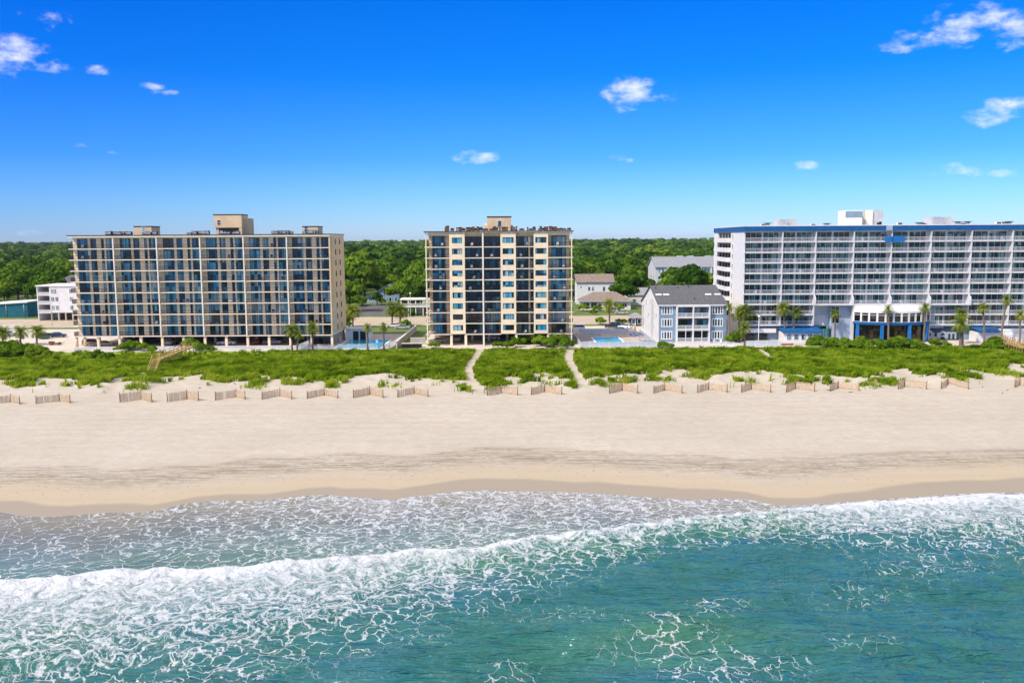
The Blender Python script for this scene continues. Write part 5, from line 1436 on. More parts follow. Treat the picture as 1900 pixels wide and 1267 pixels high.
lamp(72, 593, 11.5, M['steel'], 'tall thin street lamp beside the teal hall', 'flat')
lamp(97, 604, 9.5, M['wood'], 'dark utility pole beside the road at far left', 'flat')
lamp(1196, 520, 12, M['steel'], 'distant pale lamp left of the grey apartment block')
# red dinghy and white chairs by the hotel fence
p = G(1460, 640, 0); r = empty('red_dinghy', (p.x, p.y, .3), R(4)); tag(r, 'small red dinghy lying by the hotel fence', 'boat')
b = MB(); b.prism([(-1.4, .0), (-1.15, -.42), (1.1, -.42), (1.5, .1), (1.1, .0)], 'y', -.5, .5); b.build('hull', CH_COL['red'], r)
b = MB(); b.box(-.3, .1, -.45, .45, .003, .06); b.build('thwart', M['wood'], r)
def white_chair(px, py, rz, lab):
    p = G(px, py, 0); o = link('patio_chair', chair_mesh(CH_COL['white']), None, (p.x, p.y, .02), R(rz)); tag(o, lab, 'chair', 'white patio chairs')
for px, py, rz, lab in ((1606, 637, 20, 'white patio chair left of the pale bench by the pavilion'), (1622, 637, -15, 'white patio chair right of the bench by the pavilion'), (1326, 637.5, 20, 'white patio chair in front of the condo, left one'), (1337, 637.5, -20, 'white patio chair in front of the condo, right one'),
                       (1394, 640, 15, 'white patio chair by the left fence of the hotel'), (700, 638, 30, 'white chair at the edge of the first pool')):
    white_chair(px, py, rz, lab)
p = G(1630, 638, 0); r = empty('bench', (p.x, p.y, .02)); tag(r, 'pale blue bench in front of the hotel pavilion', 'bench')
b = MB(); b.box(-.9, .9, -.25, .25, .42, .48); b.build('seat', M['bluegrey_lt'], r); b = MB(); b.box(-.9, .9, .25, .31, .5, 1.0); b.build('backrest', M['bluegrey_lt'], r)
for xx in (-.75, .75): b = MB(); b.box(xx-.05, xx+.05, -.22, .22, 0, .42); b.build('leg', M['white_metal'], r)
# brown cart on the left lot
p = G(103, 640, 0); r = empty('utility_cart', (p.x, p.y, .01), R(12)); tag(r, 'reddish-brown utility cart with wheels on the pale lot', 'cart')
b = MB(); b.box(-1.5, 1.2, -.5, .5, .35, .55); b.box(-1.5, -.3, -.5, .5, .553, .95); b.build('body', M['rust'], r)
wm = MB(); wm.tube([(0, -.08, 0), (0, .08, 0)], [.36, .36], 12); wm = wm.mesh('wheel', M['brown'])
for xx in (-.9, .9):
    for yy in (-.55, .55): part('wheel', wm, r, (xx, yy, .36))
b = MB(); b.bar((1.2, 0, .45), (2.4, 0, .9), .07); b.build('handle', M['rust'], r)
p = G(82, 629, 0); r = empty('refuse_container', (p.x, p.y, .01), R(5)); tag(r, 'dark green refuse container beside the dark blue car', 'container')
b = MB(); b.prism([(-1.2, .15), (-1.4, 1.3), (1.4, 1.3), (1.2, .15)], 'y', -.8, .8); b.build('body', CARMAT['green'], r); b = MB(); b.prism([(-.9, 1.305), (-.9, 1.45), (.9, 1.6), (.9, 1.305)], 'x', -1.42, 1.42); b.build('lid', M['dark'], r)
# ------------------------------------------------------------------ vegetation
OAK = leafmat('oak_leaves', [(0, (.014, .040, .006)), (.35, (.040, .100, .010)), (.65, (.105, .195, .014)), (1, (.24, .31, .03))], .2)
OAKFAR = leafmat('far_leaves', [(0, (.012, .038, .008)), (.35, (.038, .092, .012)), (.7, (.10, .185, .018)), (1, (.22, .28, .03))], .15, 'tone')
SHRUB = leafmat('shrub_leaves', [(0, (.06, .12, .008)), (.5, (.12, .22, .012)), (1, (.25, .32, .03))])
PALMLEAF = leafmat('palm_fronds', [(0, (.10, .16, .02)), (.5, (.17, .23, .025)), (1, (.30, .33, .045))])
PALMDRY = leafmat('dry_fronds', [(0, (.18, .12, .05)), (1, (.30, .20, .09))], .2)
BARK = pm('bark', (.12, .09, .065), .95, .25, 3.0, .5, .1)
PALMBARK = pm('palm_bark', (.23, .175, .125), .95, .22, 4.0, .5, .1)
def leaf_quads(P, Nn, size, rng, jit=.7):
    """quads at P facing roughly Nn"""
    n = len(P)
    d = Nn + jit*rng.normal(size=(n, 3)); d /= np.linalg.norm(d, axis=1, keepdims=True)+1e-9
    r = rng.normal(size=(n, 3)); u = np.cross(d, r); u /= np.linalg.norm(u, axis=1, keepdims=True)+1e-9
    w = np.cross(d, u); s = (size*(.6+.8*rng.random(n)))[:, None]
    V = np.stack([P-u*s-w*s*.55, P+u*s-w*s*.75, P+u*s*.9+w*s*.6, P-u*s*.8+w*s*.7], 1).reshape(-1, 3)
    Fq = np.arange(4*n).reshape(-1, 4)
    return V, Fq
ICO = None
def ico(sub=2):
    bm = bmesh.new(); bmesh.ops.create_icosphere(bm, subdivisions=sub, radius=1)
    V = np.array([v.co[:] for v in bm.verts]); Fq = np.array([[v.index for v in f.verts] for f in bm.faces]); bm.free()
    return V, Fq
def crown_arrays(seed, w, h, nl, ls, lobes=11, core=True, flat=.62, z0=.3):
    rng = np.random.default_rng(seed)
    C = []
    for i in range(lobes):
        a = rng.random()*6.283; rr = (rng.random()**.55)*w*.36; zz = h*(z0 + (1-z0)*(.28 + .5*(1-(rr/(w*.42))**2)*rng.uniform(.55, 1.05)))
        C.append((math.cos(a)*rr, math.sin(a)*rr, zz, w*rng.uniform(.15, .24), w*rng.uniform(.15, .24)*flat*1.15))
    C.append((0, 0, h*(z0+(1-z0)*.62), w*.27, w*.22))
    C = np.array(C)
    k = rng.choice(len(C), nl, p=(C[:, 3]**2)/(C[:, 3]**2).sum())
    d = rng.normal(size=(nl, 3)); d[:, 2] = np.abs(d[:, 2])*1.0 - .35; d /= np.linalg.norm(d, axis=1, keepdims=True)
    rad = (.80+.28*rng.random(nl))[:, None]
    P = C[k, :3] + d*rad*np.stack([C[k, 3], C[k, 3], C[k, 4]], 1)
    V, Fq = leaf_quads(P, d*np.array([1, 1, 1.1])+np.array([0, 0, .15]), np.full(nl, ls), rng, .38)
    if core:
        iv, jf = ico(1); Vs = [V]; Fs = [np.concatenate([Fq])]; off = len(V)
        cv = []; cf = []; o2 = 0
        for c in C:
            s = np.array([c[3], c[3], c[4]])*.80
            cv.append(iv*s + c[:3]); cf.append(jf+o2); o2 += len(iv)
        return V, Fq, np.concatenate(cv), np.concatenate(cf)
    return V, Fq, None, None
def crown_mesh(name, mat, *a, **kw):
    V, Fq, cv, cf = crown_arrays(*a, **kw)
    me = bpy.data.meshes.new(name)
    allV = np.concatenate([V, cv]); nq = len(Fq); ntri = len(cf)
    me.vertices.add(len(allV)); me.vertices.foreach_set('co', allV.astype(np.float32).ravel())
    li = np.concatenate([Fq.ravel(), (cf+len(V)).ravel()]).astype(np.int32)
    me.loops.add(len(li)); me.loops.foreach_set('vertex_index', li)
    me.polygons.add(nq+ntri); me.polygons.foreach_set('loop_start', np.concatenate([np.arange(0, nq*4, 4), nq*4+np.arange(0, ntri*3, 3)]).astype(np.int32))
    me.materials.append(mat); me.update(calc_edges=True)
    return me
def trunk_mesh(name, h, r, seed, mat):
    rr = random.Random(seed); b = MB()
    top = Vector((rr.uniform(-.4, .4), rr.uniform(-.4, .4), h*.5))
    b.tube([(0,0,-.2), (0,0,.3), top*.5, top], [r*1.5, r*1.05, r*.85, r*.7], 8)
    for i in range(5):
        a = i*1.257+rr.random(); e = top + Vector((math.cos(a)*h*.22, math.sin(a)*h*.22, h*rr.uniform(.14, .28)))
        b.tube([top*(.8+.04*i), (top+e)*.5+Vector((0,0,.2)), e], [r*.5, r*.35, r*.12], 6)
    return b.mesh(name, mat)
TREES = []
for i, (w, h) in enumerate([(11, 10.5), (12.5, 11.5), (9.5, 11), (14, 12.0), (10, 13), (8.5, 9)]):
    TREES.append((crown_mesh('crown', OAK, 100+i, w, h, 1700, .48, 9, z0=.10), trunk_mesh('trunk', h, .32, i, BARK), w, h))
rt = random.Random(21)
def plant_tree(x, y, s, label, group, v=None, name='broadleaf_tree', z=0):
    c, t, w, h = TREES[rt.randrange(len(TREES)) if v is None else v]
    r = empty(name, (x, y, z), rt.random()*6.283); r.scale = (s*rt.uniform(.9, 1.12), s*rt.uniform(.9, 1.12), s*rt.uniform(.88, 1.12))
    tag(r, label, 'tree', group)
    part('crown', c, r); part('trunk', t, r)
    return r
# keep-clear boxes (x0, x1, y0, y1) so that no tree stands in a house or a street
CLEAR = [(-700, 700, 0, 304)]
for px0, px1, Y0, Y1 in ((-60, 142, 280, 336), (94, 142, 336, 398), (640, 762, 304, 360), (672, 770, 360, 379), (730, 800, 300, 320), (716, 752, 560, 652), (1060, 1195, 300, 368), (1062, 1142, 380, 405), (1192, 1340, 385, 460), (1150, 1200, 330, 360)):
    CLEAR.append((XY(px0, Y1)-1 if px0 < 950 else XY(px0, Y0)-1, XY(px1, Y0)+1 if px1 < 950 else XY(px1, Y1)+1, Y0, Y1))
def clear(x, y, m_=3.0):
    return not any(a-m_ < x < b+m_ and c-m_ < y < d+m_ for a, b, c, d in CLEAR)
GAPS = [('left of the long block', -45, 150, 'trees left of the long tan block'), ('between the tan towers', 625, 806, 'trees between the two tan towers'), ('between middle tower and hotel', 1046, 1340, 'trees between the middle tower and the hotel')]
Yrow = 312.0; row = 0; ntree = 0; far0 = None
while ntree < 262 and Yrow < 760:
    row += 1
    for gname, p0, p1, grp in GAPS:
        x0, x1 = XY(p0, Yrow), XY(p1, Yrow); sp_ = 10.5 + (Yrow-312)*.008
        x = x0 + rt.random()*3; k = 0
        while x < x1:
            xx = x + rt.uniform(-1.5, 1.5); yy = Yrow + rt.uniform(-4, 4)
            if clear(xx, yy):
                k += 1; ntree += 1
                tall = rt.uniform(.85, 1.5)
                look = 'tall' if tall > 1.28 else 'low' if tall < 1.0 else 'rounded'
                plant_tree(xx, yy, tall, f'{look} green tree, {ORD[min(k, 30)]} from left in {ORD[row]} row back, {gname}', grp)
            x += sp_*rt.uniform(.85, 1.2)
    Yrow += 11.5 + (Yrow-312)*.014
FARY = Yrow
# a few feature trees placed by eye
for px, Y, s, v, lab in ((70, 330, .8, 5, 'round bush-like tree right of the teal hall lane'), (18, 345, 1.0, 3, 'broad round tree above the teal hall'), (668, 372, 1.75, 3, 'great spreading oak just right of the long block'), (776, 328, 1.1, 2, 'tree rising behind the timber pergola'),
                         (752, 345, .95, 1, 'light green tree right of the blue-grey house'), (1172, 374, 1.35, 4, 'tall tree left of the grey apartment block'), (1143, 372, .9, 5, 'low tree against the right wall of the white house'), (1186, 372, 1.2, 0, 'broad tree between the grey-roofed small house and the condo'), (648, 322, 1.25, 1, 'tall tree rising behind the end wall of the long block'), (783, 334, 1.45, 3, 'broad dark tree against the left edge of the middle tower'), (34, 352, 1.4, 4, 'tall tree behind the teal hall'), (92, 350, 1.2, 3, 'broad tree behind the white stilt building'), (1068, 378, 1.4, 3, 'broad tree rising behind the left end of the white house'), (1158, 336, 1.0, 1, 'tree shading the right end of the bungalow'), (700, 352, .7, 5, 'small tree before the left of the blue-grey house'), (742, 356, 1.05, 0, 'tree hiding the right half of the blue-grey house'), (1148, 380, 1.25, 0, 'rounded tree behind the hipped bungalow')):
    plant_tree(XY(px, Y), Y, s, lab, None, v)
# the wood beyond, as one mass to the horizon
rng = np.random.default_rng(5)
protos = [crown_arrays(300+i, 12, 11, 150, 1.15, 6, True) for i in range(5)]
Vs = []; Fs4 = []; Fs3 = []; Ts = []; off = 0
Yr = FARY
cnt = 0
while Yr < 5200:
    near = Yr < 1200
    sp_ = 13.0 + (Yr-500)*.008
    hw = Yr*(1150/F)
    n = int(2*hw/sp_)
    if Yr > 1600: sp_ *= 1
    for i in range(n):
        x = -hw + (i+rng.random())*sp_; y = Yr + rng.uniform(-5, 5)*(1+(Yr-500)*.002)
        pxl = 950 + x/y*F
        if not (-70 < pxl < 170 or 600 < pxl < 830 or 1020 < pxl < 1360) and rng.random() < .75: continue
        if not clear(x, y, 4): continue
        V, Fq, cv, cf = protos[rng.integers(5)]
        if Yr > 1500: V, Fq = V[:4*45], Fq[:45]
        s = rng.choice([.95, 1.25, 1.6, 2.0])*rng.uniform(.85, 1.12)*(1+.15*math.sin(x*.01+y*.004)); a = rng.random()*6.283
        if Yr > 1500: s *= 1.25
        hz = .85
        rot = np.array([[math.cos(a), -math.sin(a), 0], [math.sin(a), math.cos(a), 0], [0, 0, 1]])
        A = np.concatenate([V, cv])@rot.T*s*np.array([1.05, 1.05, hz]) + np.array([x, y, -1.0])
        Vs.append(A); Fs4.append(Fq+off); Fs3.append(cf+len(V)+off); off += len(A)
        Ts.append(np.full(len(A), rng.random())); cnt += 1
    Yr += 15 + (Yr-500)*.028
def mixmesh(name, V, F4, F3, mat, tone):
    me = bpy.data.meshes.new(name); me.vertices.add(len(V)); me.vertices.foreach_set('co', V.astype(np.float32).ravel())
    li = np.concatenate([F4.ravel(), F3.ravel()]).astype(np.int32); me.loops.add(len(li)); me.loops.foreach_set('vertex_index', li)
    n4, n3 = len(F4), len(F3); me.polygons.add(n4+n3)
    me.polygons.foreach_set('loop_start', np.concatenate([np.arange(0, n4*4, 4), n4*4+np.arange(0, n3*3, 3)]).astype(np.int32))
    at_ = me.attributes.new('tone', 'FLOAT', 'POINT'); at_.data.foreach_set('value', tone.astype(np.float32))
    me.materials.append(mat); me.update(calc_edges=True); return me
me = mixmesh('woodland', np.concatenate(Vs), np.concatenate(Fs4), np.concatenate(Fs3), OAKFAR, np.concatenate(Ts))
tag(link('woodland', me), kind='stuff', label='distant green wood running to the horizon', cat='wood')
print('far trees', cnt, 'verts', off)

# ------------------------------------------------------------------ shrubs
SHR = [crown_mesh('foliage', SHRUB, 400+i, 3.4, 2.2, 420, .20, 8, z0=.02) for i in range(4)]
STEM = MB()
for a in range(4): STEM.tube([(0, 0, -.2), (.35*math.cos(a*1.6), .35*math.sin(a*1.6), .9)], [.06, .03], 5)
STEM = STEM.mesh('stem', BARK)
rs = random.Random(31)
def shrub(px, py, s, label, group, sq=1.0, name='shrub', Y=None):
    p = G(px, py, .6) if Y is None else Vector((XY(px, Y), Y, 0))
    z = float(ground_z(np.array([p.x]), np.array([p.y]))[0]) if p.y < LOTY else 0
    r = empty(name, (p.x, p.y, z-.05), rs.random()*6.28); r.scale = (s*rs.uniform(.9, 1.2), s*rs.uniform(.9, 1.2), s*sq)
    tag(r, label, 'shrub', group); part('foliage', SHR[rs.randrange(4)], r); part('stem', STEM, r)
SH = [('big dark shrubs at the left edge of the dune', [(2,652,1.6),(14,660,1.5),(28,648,1.4),(40,658,1.5),(52,652,1.3),(62,660,1.4),(74,654,1.2),(90,660,.9),(104,664,.8)]),
      ('hedge before the low wall', [(228,648,1.0),(240,646,1.2),(254,645,1.1),(268,647,1.0),(282,649,.8)]),
      ('shrubs at the head of the boardwalk', [(352,640,1.2),(364,646,1.1),(378,648,1.0),(392,649,.8)]),
      ('brush on the dune below the hedge', [(168,664,1.0),(180,662,1.1),(192,666,.9),(204,662,.8)]),
      ('bushes at the foot of the middle tower', [(806,641,.8),(958,640,1.2),(968,634,1.5),(980,630,1.9),(992,634,1.6),(1004,638,1.3),(1018,640,1.2),(1030,636,1.4),(1042,638,1.5),(1052,642,1.2),(924,642,.9),(942,643,1.0)]),
      ('bushes in front of the hotel', [(1504,640,1.0),(1516,636,1.3),(1528,642,1.1),(1542,640,1.2),(1556,644,1.0),(1568,640,1.2),(1584,646,1.2),(1600,640,1.3),(1614,645,1.2),(1628,640,1.1),(1642,646,1.2),(1656,642,1.3),(1670,640,1.4),(1684,645,1.3),(1698,642,1.2),(1712,648,1.0),(1736,638,1.0),(1752,640,.8),(1846,640,1.3),(1838,646,1.3),(1852,648,1.0)]),
      ('bushes beside the condo', [(1356,632,1.2),(1366,630,1.3),(1230,640,.8),(1244,643,.7)])]
for grp, L_ in SH:
    L_ = sorted(L_)
    for i, (px, py, s) in enumerate(L_):
        size = 'large' if s > 1.35 else 'small' if s < .95 else 'medium'
        shrub(px, py, s, f'{size} shrub, {ORD[i+1]} from left, {grp}', grp)
for i, (px, Y, s, lab) in enumerate(((1113, 268, 1.1, 'yellow-green round bush by the road behind the second pool'), (1148, 270, .8, 'low bush beside the road palm'), (1158, 271, .7, 'smaller bush right of the road palm'), (765, 303, 1.2, 'bush under the timber pergola'), (735, 301, 1.5, 'bush under the palms by the asphalt drive'),
                                 (648, 300, 1.2, 'bush by the end wall of the long block, beyond the road'), (1100, 303, .9, 'bush in the bungalow garden'), (1240, 420, 2.2, 'round hedge in front of the grey block, left'), (1276, 420, 2.4, 'round hedge in front of the grey block, middle'), (1298, 418, 2.2, 'round hedge in front of the grey block, right'),
                                 (1082, 318, 1.3, 'clipped bush at the left front of the bungalow'), (1108, 318, 1.1, 'clipped bush in the middle of the bungalow front'), (1150, 317, 1.4, 'clipped bush at the right front of the bungalow'), (708, 358, 1.2, 'bush before the blue-grey house'), (640, 262, 1.3, 'bush at the back corner of the long block'), (655, 345, 2.2, 'leafy thicket at the wood edge beside the long block'), (672, 352, 2.0, 'leafy thicket left of the pale porch'), (757, 340, 2.4, 'leafy thicket right of the blue-grey house'), (770, 350, 2.2, 'leafy thicket behind the timber pergola'), (1150, 372, 2.4, 'leafy thicket right of the white house'), (1165, 376, 2.2, 'leafy thicket behind the grey-roofed small house'), (1186, 380, 2.6, 'leafy thicket left of the grey apartment block'), (1072, 372, 2.0, 'leafy thicket left of the white house'), (20, 338, 2.2, 'leafy thicket above the teal hall'), (48, 342, 2.0, 'leafy thicket right of the teal hall roof'), (68, 340, 1.8, 'leafy thicket left of the white stilt building'), (752, 262, 1.2, 'bush at the foot of the tall street lamp'), (1374, 240, 1.5, 'bush between condo and hotel'), (1362, 250, 1.6, 'bush at the back of the condo passage'))):
    shrub(px, 0, s, lab, None, 1.0, 'bush', Y)

# ------------------------------------------------------------------ palms
def frond(b, a, pitch, L, w, rr, mi=0, droop=1.0):
    """one arching frond with leaflets on both sides"""
    n = 6; pts = []; p = Vector((0, 0, 0)); el = pitch
    for i in range(n):
        pts.append(p.copy()); st = L/(n-1)
        p = p + Vector((math.cos(a)*math.cos(el), math.sin(a)*math.cos(el), math.sin(el)))*st; el -= droop*(.22+.10*i)
    side = Vector((-math.sin(a), math.cos(a), 0))
    for i in range(1, n):
        d = (pts[i]-pts[i-1])
        for s_ in (-1, 1):
            for t in (.15, .48, .82):
                q = pts[i-1] + d*t; f = (i-1+t)/(n-1); ww = w*math.sin(math.pi*min(.97, .18+.8*f))
                tip = q + side*s_*ww + d.normalized()*ww*.75 - Vector((0, 0, ww*.35*rr.random()))
                k = d*.15
                b.add([q-k*.9, q+k*1.1, tip], [(0, 1, 2)], mi)
def palm_meshes(seed, nf=26, L=2.0, w=.55, dry=5):
    rr = random.Random(seed); b = MB()
    for i in range(nf):
        f = i/nf; frond(b, i*2.4+rr.random()*.3, R(78-105*f)+rr.uniform(-.1, .1), L*rr.uniform(.85, 1.1), w, rr, 0, .75+.35*f)
    c = b.mesh('crown', PALMLEAF, fix=False)
    d = MB()
    for i in range(dry): frond(d, rr.random()*6.28, R(-48)+rr.uniform(-.2, .2), L*.75, w*.55, rr, 0, .6)
    dm = d.mesh('dead_fronds', PALMDRY, fix=False)
    return c, dm
PALMS = [palm_meshes(1), palm_meshes(2, 30, 2.3, .6, 7), palm_meshes(3, 22, 1.9, .5, 3), palm_meshes(4, 34, 2.1, .75, 4)]
def palm(px, py, ctop, lean, v, label, group=None, Y=None, s=1.0, cr=1.0):
    """px,py = foot in the photo; ctop = photo row of the crown centre; lean = sideways shift of the crown in photo pixels"""
    p = G(px, py, .4) if Y is None else Vector((XY(px, Y), Y, 0))
    z = float(ground_z(np.array([p.x]), np.array([p.y]))[0]) if p.y < LOTY else 0.0
    t = PY(px+lean, ctop, p.y); h = max(.8, t.z - z); lx = t.x - p.x
    r = empty('palm_tree', (p.x, p.y, z)); tag(r, label, 'palm tree', group)
    b = MB(); rr = random.Random(px); pts = []; rs_ = []
    for i in range(9):
        f = i/8; pts.append((lx*f**1.6 + .05*math.sin(i*2.1), .06*math.sin(i*1.3+px), h*f - (.25 if i == 0 else 0)))
        rs_.append((.26 - .08*f + (.06 if i == 0 else 0) + .02*(i % 2))*s)
    b.tube(pts, rs_, 8); b.build('trunk', PALMBARK, r)
    c, d = PALMS[v]
    o = part('crown', c, r, (lx, 0, h), rr.random()*6.28); o.scale = (cr*1.35,)*3
    o = part('dead_fronds', d, r, (lx, 0, h-.1), rr.random()*6.28); o.scale = (cr*1.3,)*3
gP = 'palms in front of the hotel'; gB = 'palms along the dune edge'
palm(38, 637, 616, 0, 3, 'short bushy palm beside the pale lot, left one of the pair', gB, cr=.95); palm(68, 637, 615, 2, 3, 'short bushy palm beside the pale lot, right one of the pair', gB, cr=.95); palm(5, 640, 617, 0, 3, 'short bushy palm cut by the left picture edge', gB, cr=1.0)
palm(542, 650, 613, -1, 3, 'thick-crowned palm before the right end of the long block', gB, cr=.9); palm(551, 651, 622, 4, 2, 'smaller palm leaning out from the thick-crowned one', gB, cr=.8); palm(580, 650, 609, 0, 1, 'palm standing clear by the white picket fence', gB, cr=.85)
palm(682, 648, 608, 0, 0, 'slender palm before the first pool, left one', gB, cr=.7); palm(712, 648, 607, 0, 2, 'slender palm before the first pool, right one', gB, cr=.7)
palm(655, 0, 577, 0, 3, 'bushy palm by the road at the end wall of the long block', None, 262, cr=1.2); palm(648, 0, 585, 0, 3, 'lower palm beside the bushy one at the end wall', None, 264, cr=1.0); palm(728, 0, 572, -1, 1, 'left palm of the pair by the road before the pergola', None, 266.5, cr=1.2); palm(742, 0, 577, 2, 1, 'right palm of the pair by the road before the pergola', None, 265.5, cr=1.2)
palm(1131, 0, 566, -1, 1, 'lone palm by the road behind the second pool', None, 266.5, cr=1.1)
palm(1352, 634, 570, 1, 0, 'tall thin palm at the right corner of the condo', gP, cr=.65); palm(1371, 628, 581, 0, 1, 'palm left of the hotel corner, behind the leaning one', gP, cr=1.0); palm(1379, 630, 577, 2, 1, 'taller palm of the clump at the hotel corner', gP, cr=.95); palm(1394, 628, 583, 3, 0, 'right palm of the clump at the hotel corner', gP, cr=.95)
palm(1382, 646, 608, -1, 1, 'low palm leaning beside the sandy path', gP, cr=.85)
palm(1457, 630, 573, -4, 1, 'bright palm in front of the blue awning, left one', gP, cr=.95); palm(1470, 630, 580, 7, 0, 'palm leaning right in front of the blue awning', gP, cr=.9); palm(1549, 630, 582, 0, 2, 'dark palm before the plain blue-grey wall', gP, cr=.8); palm(1648, 634, 573, 0, 2, 'palm in front of the pavilion windows', gP, cr=.75)
palm(1714, 632, 571, 3, 0, 'palm at the right edge of the pavilion', gP, cr=.8); palm(1783, 648, 601, 1, 1, 'stout palm on the lawn right of the mural', gP, cr=1.1, s=1.8); palm(1786, 636, 582, -2, 3, 'palm behind the stout lawn palm', gP, cr=.8); palm(1826, 634, 572, -2, 0, 'palm beside the right-hand white lamp post', gP, cr=.85); palm(1857, 634, 556, 11, 0, 'tall leaning palm near the right edge', gP, cr=.85); palm(1892, 634, 584, 1, 0, 'small palm at the right edge', gP, cr=.8)
# palmetto clumps (no trunk to speak of) on the hotel lawn
for px, py, s, lab in ((1594, 640, 1.2, 'spiky bright palmetto left of the pavilion steps'), (1672, 642, 1.1, 'broad-leaved palmetto right of the pavilion steps'), (1738, 640, .9, 'low palmetto on the hotel lawn'), (1530, 636, 1.1, 'palmetto in the hedge left of the pavilion'), (360, 642, .8, 'palmetto at the head of the boardwalk'), (975, 634, .9, 'palmetto among the bushes of the middle tower'), (56, 650, 1.1, 'palmetto among the big shrubs at far left'), (20, 652, 1.0, 'left palmetto among the big shrubs at far left')):
    p = G(px, py, .5); z = float(ground_z(np.array([p.x]), np.array([p.y]))[0]) if p.y < LOTY else 0
    r = empty('palmetto', (p.x, p.y, z)); tag(r, lab, 'plant'); o = part('fronds', PALMS[3][0], r, (0, 0, .5*s), px); o.scale = (s,)*3
    b = MB(); b.tube([(0, 0, -.2), (0, 0, .55*s)], [.2, .16], 7); b.build('stem', PALMBARK, r)

# ------------------------------------------------------------------ dune grass: far too many blades to count
rng = np.random.default_rng(77)
GRASS = leafmat('dune_grass', [(0, (.045, .085, .005)), (.25, (.12, .21, .008)), (.6, (.22, .34, .012)), (1, (.38, .43, .05))], .42, 'tone')
n = 620000
yy = 146 + (LOTY-.5-146)*rng.random(n); xx = (rng.random(n)*2-1)*(yy*.64+8)
vg = vegmask(xx, yy); lw = ((sstep(197.5, 199.5, yy) * ((xx < -58) & (xx > -108))) > .5)
keep = (rng.random(n) < vg*.98) & ~lw
xx, yy = xx[keep], yy[keep]; n = len(xx)
zz = ground_z(xx, yy); tall = .38 + .75*fbm(xx*.22, yy*.22, 3, 301)**1.5 + .25*rng.random(n)
clump = fbm(xx*.55, yy*.55, 3, 311)
hgt = tall*(.38+1.35*clump**1.2); hgt *= np.clip(1.15-.1*(yy-edge(xx))/10, .7, 1.15)
ang = rng.random(n)*6.283; ln = .35+.5*rng.random(n); wd = (.05+.07*rng.random(n))
dx, dy = np.cos(ang)*.7+.45, np.sin(ang)*.7-.12          # bent by the sea wind
px_, py_ = -np.sin(ang), np.cos(ang)
B0 = np.stack([xx-px_*wd, yy-py_*wd, zz-.05], 1); B1 = np.stack([xx+px_*wd, yy+py_*wd, zz-.05], 1)
Md = np.stack([xx+dx*hgt*ln*.35, yy+dy*hgt*ln*.35, zz+hgt*.62], 1); Tp = np.stack([xx+dx*hgt*ln, yy+dy*hgt*ln, zz+hgt], 1)
# tussocks and sea oats standing above the rest, some straggling down the dune face
nt_ = 5200; ty = 146+(LOTY-2-146)*rng.random(nt_)**1.15; tx = (rng.random(nt_)*2-1)*(ty*.64+8)
td = ty-edge(tx); tk = (vegmask(tx, ty) > .3) | ((rng.random(nt_) < .30*sstep(-9, -1, td)) & (td < 0) & (pathdist(tx, ty) > .6)); tx, ty = tx[tk], ty[tk]; nt_ = len(tx); per = 26
a2 = rng.random(nt_*per)*6.283; r2 = .32*np.sqrt(rng.random(nt_*per)); bx = np.repeat(tx, per)+np.cos(a2)*r2; by = np.repeat(ty, per)+np.sin(a2)*r2
bz = ground_z(bx, by); bh = np.repeat(.55+.75*rng.random(nt_), per)*(.6+.5*rng.random(nt_*per)); n2_ = len(bx)
xx = np.concatenate([xx, bx]); yy = np.concatenate([yy, by]); zz = np.concatenate([zz, bz]); hgt = np.concatenate([hgt, bh]); ln = np.concatenate([ln, .45+.6*rng.random(n2_)])
wd = np.concatenate([wd, .05+.05*rng.random(n2_)]); dx = np.concatenate([dx, np.cos(a2)*.9+.3]); dy = np.concatenate([dy, np.sin(a2)*.9-.1]); px_ = np.concatenate([px_, -np.sin(a2)]); py_ = np.concatenate([py_, np.cos(a2)])
ttone = np.repeat(np.where(rng.random(nt_) < .5, .12, .8)+.15*rng.normal(size=nt_), per); n = len(xx)
B0 = np.stack([xx-px_*wd, yy-py_*wd, zz-.05], 1); B1 = np.stack([xx+px_*wd, yy+py_*wd, zz-.05], 1)
Md = np.stack([xx+dx*hgt*ln*.35, yy+dy*hgt*ln*.35, zz+hgt*.62], 1); Tp = np.stack([xx+dx*hgt*ln, yy+dy*hgt*ln, zz+hgt], 1)
Q = np.stack([px_*wd*.7, py_*wd*.7, 0*wd], 1)
V = np.stack([B0, B1, Md+Q, Md-Q, Tp], 1).reshape(-1, 3)
i0 = np.arange(n)*5
F4 = np.stack([i0, i0+1, i0+2, i0+3], 1); F3 = np.stack([i0+3, i0+2, i0+4], 1)
tone = np.clip(.50 + 1.7*(fbm(xx*.42, yy*.42, 3, 325)-.5) + 1.2*(fbm(xx*.13, yy*.2, 3, 321)-.5) + .8*(fbm(xx*.9, yy*.9, 2, 331)-.5) + .25*(rng.random(n)-.5) + .15*sstep(4, -2, yy-edge(xx)), 0, 1)
tone[-n2_:] = np.clip(ttone, 0, 1)
me = mixmesh('dune_grass', V, F4, F3, GRASS, np.repeat(tone, 5))
tag(link('dune_grass', me), kind='stuff', label='bright green dune grass between beach and buildings', cat='grass')
print('blades', n)
